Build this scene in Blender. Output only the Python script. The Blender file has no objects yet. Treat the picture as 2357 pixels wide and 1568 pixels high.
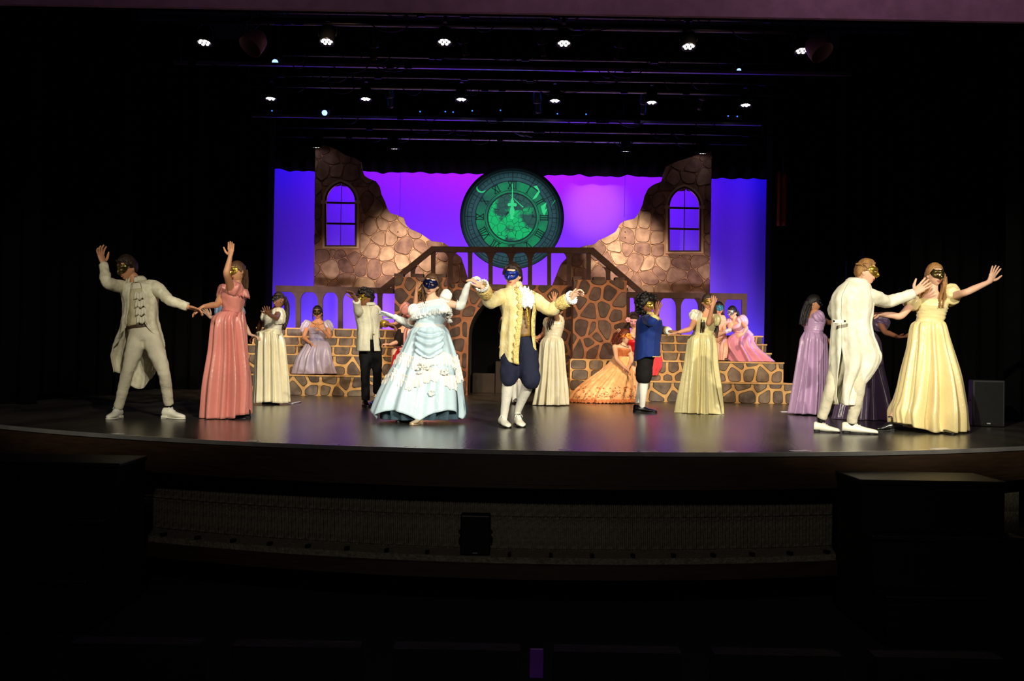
import bpy, bmesh, math, random
from math import sin, cos, pi, sqrt, radians, exp
from mathutils import Vector, Matrix, noise
V = Vector
SC = bpy.context.scene
COL = SC.collection
random.seed(7)

# ------------------------------------------------------------------ camera
FPX = 2357 * 35 / 36.0
CAMZ, PITCH, ROLL = 0.78, math.atan(31 / FPX), radians(1.0)
CP = V((0, 0, CAMZ))
_f = V((0, cos(PITCH), sin(PITCH)))
_r0 = V((1, 0, 0)); _u0 = _r0.cross(_f)
RGT = (_r0 * cos(ROLL) + _u0 * sin(ROLL)).normalized()
UPV = RGT.cross(_f).normalized()
cam = bpy.data.cameras.new('camera'); cam.lens = 35; cam.sensor_width = 36
camo = bpy.data.objects.new('camera', cam); COL.objects.link(camo)
M = Matrix((RGT, UPV, -_f)).transposed().to_4x4(); M.translation = CP
camo.matrix_world = M
cam.clip_end = 200
SC.camera = camo
def ray(px, py):
    return _f + RGT * ((px - 1178.5) / FPX) + UPV * ((784 - py) / FPX)
def W(px, py, Y):            # point of the stage at depth Y seen at that pixel
    d = ray(px, py); return CP + d * (Y / d.y)
def G(px, py, z=0.0):        # point on a horizontal plane
    d = ray(px, py); return CP + d * ((z - CAMZ) / d.z)

# ------------------------------------------------------------------ world, exposure
SC.view_settings.view_transform = 'Standard'
SC.view_settings.look = 'None'
SC.view_settings.gamma = 1
SC.view_settings.use_curve_mapping = False
SC.view_settings.exposure = 0.24
wd = bpy.data.worlds.new('world'); SC.world = wd; wd.use_nodes = True
wd.node_tree.nodes['Background'].inputs[0].default_value = (.5, .45, .6, 1)
wd.node_tree.nodes['Background'].inputs[1].default_value = 0.0008

# ------------------------------------------------------------------ stage lights
def aim(o, tgt):
    o.rotation_euler = (V(tgt) - o.location).to_track_quat('-Z', 'Y').to_euler()
def spot(name, loc, tgt, color, power, angle, blend=.5, size=.12):
    l = bpy.data.lights.new(name, 'SPOT'); l.energy = power; l.color = color
    l.spot_size = radians(angle); l.spot_blend = blend; l.shadow_soft_size = size
    o = bpy.data.objects.new(name, l); COL.objects.link(o); o.location = loc; aim(o, tgt); return o
def area(name, loc, tgt, color, power, sx, sy, spread=180):
    l = bpy.data.lights.new(name, 'AREA'); l.shape = 'RECTANGLE'; l.size = sx; l.size_y = sy
    l.energy = power; l.color = color; l.spread = radians(spread)
    o = bpy.data.objects.new(name, l); COL.objects.link(o); o.location = loc; aim(o, tgt); return o
WARM = (1, .93, .73); AMB = (1, .66, .36)
# front of house profile spots, one per stage area
for x, tx, pw in ((3.0, -4.0, 2700), (-7.5, -3.2, 1000), (4.0, -1.8, 4300), (-6.0, -1.0, 1700), (7.0, .2, 6000), (-5.0, .8, 1900), (8.5, 2.2, 5200), (-3.0, 2.9, 2400), (8.5, 4.0, 1500), (-4.0, 4.2, 6200)):
    spot('front_spot', (x, -3.0, 6.4), (tx, 12.0, .95), WARM, pw, 18.8, .45, .10)
# stage wash from the overhead bars onto castle and steps
spot('bar_wash', (-2.4, 12.2, 5.7), (-2.6, 18.0, .5), AMB, 1150, 62, .8, .1)
spot('bar_wash', (2.6, 12.2, 5.7), (3.0, 18.0, .4), AMB, 1350, 62, .8, .1)
spot('bar_wash', (0.2, 12.6, 5.6), (0.4, 18.2, .5), AMB, 330, 45, .8, .1)
# warm specials raking the broken walls
spot('wall_special', (-.4, 16.2, 5.3), W(930, 580, 20.9), (1, .82, .54), 3000, 21, 1.0, .05)
spot('wall_special', (1.2, 16.2, 5.3), W(1440, 580, 20.9), (1, .82, .54), 3000, 21, 1.0, .05)
spot('wall_fill', (-4.9, 14.2, 1.2), W(800, 680, 20.9), (1, .78, .70), 850, 23, 1.0, .1)
spot('wall_fill', (5.3, 14.2, 1.2), W(1590, 690, 20.9), (1, .78, .70), 850, 23, 1.0, .1)
# clock special
spot('clock_special', (.1, 15.0, 5.0), W(1178, 505, 21.4), (.5, 1, .9), 1000, 19.5, .35, .06)
# cyclorama strips behind the border and behind the rostra
for x in (-3.0, -1.0, 1.0, 3.0):
    area('cyc_top_strip', (x, 22.0, 5.3), (x, 22.8, 3.4), (.40, .0, 1), 50 if abs(x) < 2 else 32, 1.9, .2)
for x in (-5.3, 5.5):
    area('cyc_side_strip', (x, 22.0, 5.3), (x, 22.8, 2.8), (.0, .0, 1), 9, 1.6, .2)
for x, c_, pw, tz in ((-4.7, (.12, .20, 1), 20, 1.7), (-2.4, (.62, .36, 1), 62, 2.4), (0, (.85, .36, 1), 84, 2.8), (2.4, (.62, .36, 1), 62, 2.4), (4.7, (.12, .20, 1), 20, 1.7)):
    area('cyc_ground_row', (x, 21.9, .6), (x, 22.8, tz), c_, pw, 2.2, .2)
spot('cyc_hot_spot', (2.0, 19.0, 4.7), W(1372, 480, 22.8), (1, .45, .8), 520, 27, 1.0, .05)
# dim fill lamps added to brighten header and pit
for x, pw in ((-4.8, 28), (-1.6, 48), (1.6, 85), (4.6, 130)):
    spot('house_light', (x, 8.6, 7.6), (x, 11.0, 5.2), (1, .66, .92), pw, 80, .9, .2)
spot('house_light', (0, -4.0, 6.0), (.2, 8.0, -.4), (1, .9, .8), 330, 40, .9, .2)
for sg in (-1, 1):
    spot('blue_bar_fill', (sg * 5.5, 18.0, 5.0), (-sg * 2.5, 18.75, 5.2), (.05, .15, 1), 260, 16, .8, .05)  # spots added at the sides to tint the bars blue
# blue side wash over the right hand steps and the floor
spot('blue_side', (8.0, 18.6, 3.8), (4.6, 18.3, 1.0), (.1, .2, 1), 700, 26, .8, .1)
spot('blue_floor', (-1.5, 20.0, 5.2), (-2.6, 14.2, 0), (.2, .25, 1), 200, 34, .9, .1)
spot('blue_floor', (4.5, 20.0, 5.2), (3.4, 14.6, 0), (.2, .25, 1), 200, 34, .9, .1)

# ------------------------------------------------------------------ materials
def lin(c):
    return tuple(((v / 255) / 12.92 if v / 255 <= .04045 else (((v / 255) + .055) / 1.055) ** 2.4) for v in c)
MATS = {}
def mat(name, rgb, rough=.6, metal=0., var=.12, scale=6., rgb2=None, bump=0., bscale=40., sheen=0., coat=0., spec=.5, stretch=None, emit=None, aniso=0.):
    if name in MATS: return MATS[name]
    m = bpy.data.materials.new(name); m.use_nodes = True
    nt = m.node_tree; b = nt.nodes['Principled BSDF']
    c = lin(rgb)
    tc = nt.nodes.new('ShaderNodeTexCoord'); n = nt.nodes.new('ShaderNodeTexNoise')
    n.inputs['Scale'].default_value = scale; n.inputs['Detail'].default_value = 5
    src = tc.outputs['Object']
    if stretch:
        mp = nt.nodes.new('ShaderNodeMapping'); mp.inputs['Scale'].default_value = stretch
        nt.links.new(src, mp.inputs[0]); src = mp.outputs[0]
    nt.links.new(src, n.inputs['Vector'])
    cr = nt.nodes.new('ShaderNodeValToRGB')
    c2 = lin(rgb2) if rgb2 else tuple(min(1, v * (1 + var)) for v in c)
    c1 = c if rgb2 else tuple(v * (1 - var) for v in c)
    cr.color_ramp.elements[0].position = .35; cr.color_ramp.elements[1].position = .65
    cr.color_ramp.elements[0].color = (*c1, 1); cr.color_ramp.elements[1].color = (*c2, 1)
    nt.links.new(n.outputs[0], cr.inputs[0]); nt.links.new(cr.outputs[0], b.inputs['Base Color'])
    b.inputs['Roughness'].default_value = rough; b.inputs['Metallic'].default_value = metal
    b.inputs['Specular IOR Level'].default_value = spec
    b.inputs['Sheen Weight'].default_value = sheen; b.inputs['Coat Weight'].default_value = coat
    b.inputs['Anisotropic'].default_value = aniso
    if bump:
        n2 = nt.nodes.new('ShaderNodeTexNoise'); n2.inputs['Scale'].default_value = bscale; n2.inputs['Detail'].default_value = 4
        nt.links.new(src, n2.inputs['Vector'])
        bp = nt.nodes.new('ShaderNodeBump'); bp.inputs['Strength'].default_value = bump; bp.inputs['Distance'].default_value = .02
        nt.links.new(n2.outputs[0], bp.inputs['Height']); nt.links.new(bp.outputs[0], b.inputs['Normal'])
    if emit:
        b.inputs['Emission Color'].default_value = (*emit[0], 1); b.inputs['Emission Strength'].default_value = emit[1]
    MATS[name] = m; return m
def satin(name, rgb, **k):
    return mat(name, rgb, rough=.31, var=.06, scale=3, sheen=.15, spec=.55, bump=.18, bscale=22, **k)
def cloth(name, rgb, **k):
    k = {**dict(rough=.85, var=.08, bump=.25, bscale=60, spec=.25), **k}
    return mat(name, rgb, **k)

# ------------------------------------------------------------------ mesh helpers
class MB:
    def __init__(s): s.v = []; s.f = []; s.m = []
    def add(s, vs, fs, mi=0):
        o = len(s.v); s.v += [V(p) for p in vs]
        for f in fs: s.f.append([i + o for i in f]); s.m.append(mi)
        return s
    def join(s, o, mi=None):
        k = len(s.v); s.v += o.v
        for f, m_ in zip(o.f, o.m): s.f.append([i + k for i in f]); s.m.append(m_ if mi is None else mi)
        return s
    def mesh(s, name, smooth=True, off=None):
        me = bpy.data.meshes.new(name)
        vs = [p - off for p in s.v] if off is not None else s.v
        me.from_pydata([tuple(p) for p in vs], [], s.f)
        me.polygons.foreach_set('material_index', s.m)
        me.polygons.foreach_set('use_smooth', [smooth] * len(s.f))
        me.update(); return me
def link(name, me, mats, parent=None):
    o = bpy.data.objects.new(name, me); COL.objects.link(o)
    for m_ in (mats if isinstance(mats, (list, tuple)) else [mats]):
        if m_ and not me.materials.get(m_.name): me.materials.append(m_)
    if parent: o.parent = parent
    return o
def tag(o, label=None, cat=None, group=None, kind=None):
    if label: o['label'] = label
    if cat: o['category'] = cat
    if group: o['group'] = group
    if kind: o['kind'] = kind
    return o
def empty(name, loc, label=None, cat=None, group=None):
    o = bpy.data.objects.new(name, None); COL.objects.link(o); o.location = loc
    o.empty_display_size = .1
    return tag(o, label, cat, group)
def copy_tree(o, parent=None, loc=None):
    c = o.copy(); COL.objects.link(c)
    if parent: c.parent = parent
    if loc is not None: c.location = loc
    for ch in list(o.children): copy_tree(ch, c)
    return c
def box(a, b, mb=None, mi=0):
    mb = mb or MB(); (x0, y0, z0), (x1, y1, z1) = a, b
    mb.add([(x0,y0,z0),(x1,y0,z0),(x1,y1,z0),(x0,y1,z0),(x0,y0,z1),(x1,y0,z1),(x1,y1,z1),(x0,y1,z1)],
           [(0,3,2,1),(4,5,6,7),(0,1,5,4),(1,2,6,5),(2,3,7,6),(3,0,4,7)], mi)
    return mb
def bevel(o, w=.01, seg=2):
    m_ = o.modifiers.new('bevel', 'BEVEL'); m_.width = w; m_.segments = seg; m_.limit_method = 'ANGLE'; return o
def crom(P, n):
    "resample list of tuples with catmull rom to n samples"
    k = len(P)
    if k == 2: return [tuple(a + (b - a) * i / (n - 1) for a, b in zip(P[0], P[1])) for i in range(n)]
    out = []
    for i in range(n):
        t = i / (n - 1) * (k - 1); j = min(int(t), k - 2); u = t - j
        p0, p1, p2, p3 = P[max(j - 1, 0)], P[j], P[j + 1], P[min(j + 2, k - 1)]
        out.append(tuple(.5 * (2*b + (c - a) * u + (2*a - 5*b + 4*c - d) * u*u + (3*b - a - 3*c + d) * u**3)
                         for a, b, c, d in zip(p0, p1, p2, p3)))
    return out
def tube(pts, rads, seg=12, n=None, side=None, pleat=None, wr=0., seed=0, cap=True, mb=None, mi=0):
    """swept tube. rads: r or (ra, rb); ra along 'side', rb across. pleat=(count, amp); wr=wrinkle amp"""
    mb = mb or MB()
    rr = [(r, r) if not isinstance(r, tuple) else r for r in rads]
    n = n or max(len(pts) * 4, 6)
    S = crom([(*p, *r) for p, r in zip(pts, rr)], n)
    C = [V(s[:3]) for s in S]
    vs = []; fs = []; sd = V(side) if side else None; prev = None
    for i in range(n):
        t = (C[min(i + 1, n - 1)] - C[max(i - 1, 0)])
        if t.length < 1e-7: t = V((0, 0, 1))
        t.normalize()
        if prev is None:
            a = sd if sd else (V((0, 1, 0)) if abs(t.y) < .85 else V((1, 0, 0)))
        else: a = prev
        a = (a - t * a.dot(t))
        if a.length < 1e-5: a = t.orthogonal()
        a.normalize(); b = t.cross(a); prev = a
        ra, rb = max(S[i][3], .0005), max(S[i][4], .0005)
        for j in range(seg):
            th = 2 * pi * j / seg; k = 1.
            if pleat: k += pleat[1] * cos(pleat[0] * th + seed)
            p = C[i] + a * (cos(th) * ra * k) + b * (sin(th) * rb * k)
            if wr:
                q = p * 16 + V((seed, seed * 2, 0)); d = noise.noise(q) + .5 * noise.noise(q * 2.3)
                p += (p - C[i]).normalized() * wr * d
            vs.append(p)
    for i in range(n - 1):
        for j in range(seg):
            k = (j + 1) % seg
            fs.append((i*seg + j, i*seg + k, (i+1)*seg + k, (i+1)*seg + j))
    if cap:
        vs += [C[0], C[-1]]; a, b = n * seg, n * seg + 1
        for j in range(seg):
            k = (j + 1) % seg
            fs.append((a, k, j)); fs.append((b, (n-1)*seg + j, (n-1)*seg + k))
    return mb.add(vs, fs, mi)
def ball(c, r, seg=12, rings=8, mb=None, mi=0, basis=None):
    mb = mb or MB(); r = r if isinstance(r, (tuple, list)) else (r, r, r); c = V(c)
    bx = basis or (V((1,0,0)), V((0,1,0)), V((0,0,1)))
    vs = [c + bx[2] * r[2]]; fs = []
    for i in range(1, rings):
        ph = pi * i / rings
        for j in range(seg):
            th = 2 * pi * j / seg
            vs.append(c + bx[0]*(r[0]*sin(ph)*cos(th)) + bx[1]*(r[1]*sin(ph)*sin(th)) + bx[2]*(r[2]*cos(ph)))
    vs.append(c - bx[2] * r[2]); L = len(vs) - 1
    for j in range(seg):
        k = (j + 1) % seg
        fs.append((0, 1 + j, 1 + k)); fs.append((L, L - seg + k, L - seg + j))
        for i in range(rings - 2):
            a = 1 + i * seg; fs.append((a + j, a + seg + j, a + seg + k, a + k))
    return mb.add(vs, fs, mi)
def prism(poly, fn, d0, d1, mb=None, mi=0):
    "extrude 2d polygon (list of uv) between depths; fn(u,v,d)->3d. concave ok (tessellated)"
    from mathutils.geometry import tessellate_polygon
    mb = mb or MB(); n = len(poly)
    ar = sum(poly[i][0]*poly[(i+1) % n][1] - poly[(i+1) % n][0]*poly[i][1] for i in range(n))
    if ar < 0: poly = poly[::-1]
    tr = tessellate_polygon([[V((u, v, 0)) for u, v in poly]])
    vs = [fn(u, v, d0) for u, v in poly] + [fn(u, v, d1) for u, v in poly]
    fs = [tuple(t) for t in tr] + [tuple(i + n for i in reversed(t)) for t in tr]
    fs += [(i, i + n, (i + 1) % n + n, (i + 1) % n) for i in range(n)]
    return mb.add(vs, fs, mi)
def fixnormals(me):
    bm = bmesh.new(); bm.from_mesh(me); bmesh.ops.recalc_face_normals(bm, faces=bm.faces); bm.to_mesh(me); bm.free(); return me
def remeshed(mb, voxel=.012, smooth=4, factor=.5):
    me = mb.mesh('tmp'); o = bpy.data.objects.new('tmp', me); COL.objects.link(o)
    r = o.modifiers.new('r', 'REMESH'); r.mode = 'VOXEL'; r.voxel_size = voxel; r.use_smooth_shade = True
    if smooth:
        s = o.modifiers.new('s', 'SMOOTH'); s.iterations = smooth; s.factor = factor
    dg = bpy.context.evaluated_depsgraph_get(); ev = o.evaluated_get(dg)
    m2 = bpy.data.meshes.new_from_object(ev)
    out = MB(); out.v = [v.co.copy() for v in m2.vertices]; out.f = [list(p.vertices) for p in m2.polygons]; out.m = [0] * len(out.f)
    bpy.data.objects.remove(o); bpy.data.meshes.remove(me); bpy.data.meshes.remove(m2)
    return out
def wrinkle(mb, amp, freq=14, seed=0, squash=(1, 1, 1)):
    me = mb.mesh('t'); nn = [v.normal.copy() for v in me.vertices]; bpy.data.meshes.remove(me)
    sq = V(squash)
    for i, p in enumerate(mb.v):
        q = V((p.x*sq.x, p.y*sq.y, p.z*sq.z)) * freq + V((seed*3.1, seed, 0))
        mb.v[i] = p + nn[i] * amp * (noise.noise(q) + .5 * noise.noise(q * 2.1))
    return mb
# ------------------------------------------------------------------ the stage house
LC, LR = (.23, 17.03), 9.0
def lip(x, r=LR):
    return LC[1] - sqrt(max(r * r - (x - LC[0]) ** 2, 0))
m_floor = mat('stage_floor_paint', (62, 58, 54), rough=.26, var=.4, scale=2.2, stretch=(1, .35, 1), bump=.10, bscale=30, spec=.5)
m_black = cloth('black_velour', (3, 3, 4), rough=.95, spec=.1)
m_pit = mat('auditorium_carpet', (9, 8, 10), rough=.95)
m_wood = mat('brown_fascia_wood', (52, 34, 18), rough=.55, stretch=(1, 1, 9), scale=5, var=.25)
m_block = mat('grey_split_block', (120, 112, 96), rough=.9, bump=.9, bscale=55, scale=30, var=.3)
m_plaster = mat('mauve_plaster', (158, 122, 140), rough=.9, bump=.2, bscale=80)
m_metal = mat('black_steel', (22, 22, 26), rough=.4, metal=.6)
m_pipe = mat('batten_steel', (120, 120, 130), rough=.34, metal=.9)
m_edge = mat('edge_strip_aluminium', (205, 200, 200), rough=.28, metal=.7)
XS = [-6.8 + 14.0 * i / 60 for i in range(61)]
def arcband(name, r0, z0, r1, z1, m_, x0=-6.8, x1=7.2, n=60):
    "curved surface between two arcs"
    xs = [x0 + (x1 - x0) * i / n for i in range(n + 1)]
    mb = MB(); vs = [(x, lip(x, r0), z0) for x in xs] + [(x, lip(x, r1), z1) for x in xs]
    mb.add(vs, [(i, i + 1, i + n + 2, i + n + 1) for i in range(n)])
    return link(name, mb.mesh(name), m_)
mb = MB(); n = len(XS)
mb.add([(x, lip(x), 0) for x in XS] + [(x * 1.7, 24.5, 0) for x in XS], [(i, i + 1, i + n + 1, i + n) for i in range(n - 1)])
floor = tag(link('floor', mb.mesh('floor'), m_floor), kind='structure')
def solidband(name, r0, r1, z0, z1, m_, x0=-6.8, x1=7.2, n=70):
    xs = [x0 + (x1 - x0) * i / n for i in range(n + 1)]; mb = MB()
    P = [[(x, lip(x, r), z) for x in xs] for r, z in ((r0, z0), (r0, z1), (r1, z1), (r1, z0))]
    vs = sum(P, []); k = n + 1
    fs = [(a*k + i, a*k + i + 1, ((a+1) % 4)*k + i + 1, ((a+1) % 4)*k + i) for a in range(4) for i in range(n)]
    mb.add(vs, fs); return tag(link(name, fixnormals(mb.mesh(name, smooth=False)), m_), kind='structure')
solidband('trim_1', LR + .012, LR - .02, -.03, .006, m_edge)
solidband('trim_2', LR, LR - .25, -.27, -.031, m_wood)
solidband('trim_3', LR + .015, LR - .05, -.30, -.271, m_wood)
wall_front = solidband('wall_front', LR - .33, LR - .5, -.86, -.30, m_block, x0=-4.6, x1=5.0)
# ribbed split blocks of the pit wall
bw, bh = .098, .27
xx = -4.4; k = 0
rib = MB(); 
for i in range(6):
    x0 = i * bw / 6 + .002; x1 = x0 + bw / 6 - .006
    box((x0 - bw / 2, -.022 + .006 * (i % 2), 0), (x1 - bw / 2, .02, bh - .012), rib)
rib_me = rib.mesh('pit_block', smooth=False); rib_me.materials.append(m_block)
while xx < 4.8:
    for row in range(2):
        o = bpy.data.objects.new('block', rib_me); COL.objects.link(o); o.parent = wall_front
        y = lip(xx, LR - .33); a = math.asin((xx - LC[0]) / (LR - .33))
        o.location = (xx, y, -.845 + row * bh); o.rotation_euler = (0, 0, a)
    xx += bw * cos(a)
ledge = solidband('trim_4', LR - .02, LR - .4, -.91, -.86, m_block)
solidband('trim_5', LR + .06, LR - .1, -1.02, -.91, m_wood)
for i in range(19):
    x = -3.4 + i * .335 + .06
    a = math.asin((x - LC[0]) / LR); mb = box((-.014, -.03, 0), (.014, .03, .03))
    o = link('ledge_clip', mb.mesh('ledge_clip', smooth=False), m_metal, ledge); o.location = (x, lip(x, LR - .06), -.86); o.rotation_euler = (0, 0, a)
mb = MB(); mb.add([(-12, -8, -1.3), (12, -8, -1.3), (12, 10, -1.3), (-12, 10, -1.3)], [(0, 1, 2, 3)])
tag(link('floor_auditorium', mb.mesh('floor_auditorium'), m_pit), kind='structure')
def wallbox(name, a, b, m_):
    return tag(link(name, box(a, b).mesh(name, smooth=False), m_), kind='structure')
wallbox('wall_back', (-12, 24.5, 0), (12, 24.7, 8), m_black)
wallbox('wall_left', (-12.2, 8, -1.3), (-12, 24.7, 8), m_black)
wallbox('wall_right', (12, 8, -1.3), (12.2, 24.7, 8), m_black)
wallbox('ceiling', (-12.2, 11, 8), (12.2, 24.7, 8.2), m_black)
hb = W(0, 9, 11.0).z
wallbox('wall_header', (-12.2, 11.0, hb), (6.35, 11.06, 8), m_plaster)
wallbox('wall_header_end', (6.35, 11.0, hb + .03), (12.2, 11.06, 8), m_black)
# stage corners left and right of the curved apron
wallbox('wall_apron_left', (-12, 9.6, -1.3), (-6.75, 24, 0.0), m_black)
wallbox('wall_apron_right', (7.15, 9.6, -1.3), (12, 24, 0.0), m_black)

# ------------------------------------------------------------------ drapes
def drape(name, x0, x1, Y, z0, z1, label, cat, folds, amp=.07, hem=0.02, group=None, seed=0, m_=None):
    n = int(folds * 10); rows = 10
    vs = []; fs = []
    for r in range(rows + 1):
        t = r / rows
        for i in range(n + 1):
            u = i / n; x = x0 + (x1 - x0) * u
            ph = u * folds * 2 * pi + 1.2 * noise.noise(V((u * folds * .6, seed, 0)))
            y = Y + amp * cos(ph) * (.55 + .45 * (1 - t))
            z = z0 + (z1 - z0) * t + (hem * (cos(ph + .8) * .5 + 1.6 * noise.noise(V((u * folds * .9, seed, 4)))) if r == 0 else 0)
            vs.append((x, y, z))
    for r in range(rows):
        for i in range(n):
            a = r * (n + 1) + i; fs.append((a, a + 1, a + n + 2, a + n + 1))
    base = V(((x0 + x1) / 2, Y, z0)); mb = MB().add(vs, fs)
    o = link(name, mb.mesh(name, off=base), m_ or m_black); o.location = base
    s = o.modifiers.new('t', 'SOLIDIFY'); s.thickness = .008
    return tag(o, label, cat, group)
lx = W(627, 600, 21.3).x; rx = W(1763, 600, 21.3).x
bz = W(1180, 402, 21.72).z
drape('border_curtain', lx - .6, rx + .6, 21.72, bz, 7.98, 'black border curtain with scalloped hem above the glowing backdrop', 'curtain', 34, .06, .03)
for sgn, x, side in ((-1, lx, 'left'), (1, rx, 'right')):
    for j, (Y, dx) in enumerate(((21.3, 0), (18.9, .75), (16.0, 1.0), (13.2, 1.15))):
        xa = x * (1 + 0) + sgn * dx
        nm = ('nearest to the backdrop', 'second from the backdrop', 'third from the backdrop', 'nearest to the audience')[j]
        drape('leg_curtain', min(xa, xa + sgn * 3.2), max(xa, xa + sgn * 3.2), Y, .0, 7.0,
              'black leg curtain on the %s of the stage, %s' % (side, nm), 'curtain', 11, .07, 0, 'black leg curtains', seed=j)
m_amber = cloth('rust_drape', (120, 60, 20))  # amber side light put into the strip's own colour
p = W(1800, 500, 20.2)
ds_ = drape('drape_strip', p.x - .1, p.x + .12, 20.2, W(1800, 520, 20.2).z, W(1800, 395, 20.2).z, 'narrow strip painted amber as side light right of the blue backdrop', 'curtain', 2, .03, 0, m_=m_amber)
link('hanging_cable', tube([(0, 0, 1.0), (0, 0, 7.99 - ds_.location.z)], [.006, .006], 6).mesh('hanging_cable'), m_metal, ds_)
# backdrop
mb = MB(); n = 80
for i in range(n + 1):
    x = -6.6 + 13.4 * i / n; y = 22.8 + (.035 * sin(x * 5.5) * max(0, min(1, (x - 4.6))) )
    mb.v += [V((x, y, .02)), V((x, y, 6.2))]
mb.f = [[2*i, 2*i + 2, 2*i + 3, 2*i + 1] for i in range(n)]; mb.m = [0] * n
cyc = link('backdrop', mb.mesh('backdrop'), cloth('backdrop_muslin', (148, 108, 255), var=.05, scale=40, bump=.05))
tag(cyc, 'tall plain backdrop cloth glowing blue and violet behind the castle', 'backdrop')

# ------------------------------------------------------------------ painted stones
def clip_half(poly, p, n):
    out = []; k = len(poly)
    for i in range(k):
        a, b = poly[i], poly[(i + 1) % k]
        da = (a[0]-p[0])*n[0] + (a[1]-p[1])*n[1]; db = (b[0]-p[0])*n[0] + (b[1]-p[1])*n[1]
        if da <= 0: out.append(a)
        if (da < 0 < db) or (db < 0 < da):
            t = da / (da - db); out.append((a[0] + (b[0]-a[0])*t, a[1] + (b[1]-a[1])*t))
    return out
def parea(q): return .5 * sum(q[i][0]*q[(i+1) % len(q)][1] - q[(i+1) % len(q)][0]*q[i][1] for i in range(len(q))) if len(q) > 2 else 0
def inside(pt, poly):
    x, y = pt; c = False; n = len(poly)
    for i in range(n):
        (x0, y0), (x1, y1) = poly[i], poly[(i + 1) % n]
        if (y0 > y) != (y1 > y) and x < (x1 - x0) * (y - y0) / (y1 - y0) + x0: c = not c
    return c
def chaikin(q, it=2):
    for _ in range(it):
        r = []
        for i in range(len(q)):
            a, b = q[i], q[(i + 1) % len(q)]
            r += [(.84*a[0] + .16*b[0], .84*a[1] + .16*b[1]), (.16*a[0] + .84*b[0], .16*a[1] + .84*b[1])]
        q = r
    return q
m_out = mat('stone_outline_paint', (52, 34, 30), rough=.9)
STONE_A = [mat('ruin_stone_%d' % i, c, rough=.9, scale=4.5, rgb2=c2) for i, (c, c2) in enumerate((
    ((126, 96, 90), (170, 138, 126)), ((112, 82, 80), (156, 122, 114)), ((142, 112, 102), (188, 158, 142)), ((104, 76, 76), (150, 116, 110))))]
STONE_B = [mat('keep_stone_%d' % i, c, rough=.9, scale=6, rgb2=c2) for i, (c, c2) in enumerate((
    ((66, 50, 48), (94, 74, 70)), ((56, 42, 42), (82, 64, 60)), ((76, 58, 54), (104, 84, 76)), ((62, 50, 46), (90, 74, 66))))]
STONE_C = [mat('step_stone_%d' % i, c, rough=.9, scale=6, rgb2=c2) for i, (c, c2) in enumerate((
    ((92, 80, 74), (128, 114, 104)), ((84, 74, 72), (118, 108, 102)), ((100, 88, 78), (136, 122, 108))))]
m_mortA = mat('ruin_mortar', (186, 142, 120), rough=.9, scale=5, rgb2=(160, 116, 98))
m_mortB = mat('keep_mortar', (158, 108, 76), rough=.9, scale=5, rgb2=(132, 86, 64))
m_mortC = mat('step_mortar', (218, 180, 122), rough=.9, scale=5, rgb2=(194, 152, 100))
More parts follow.
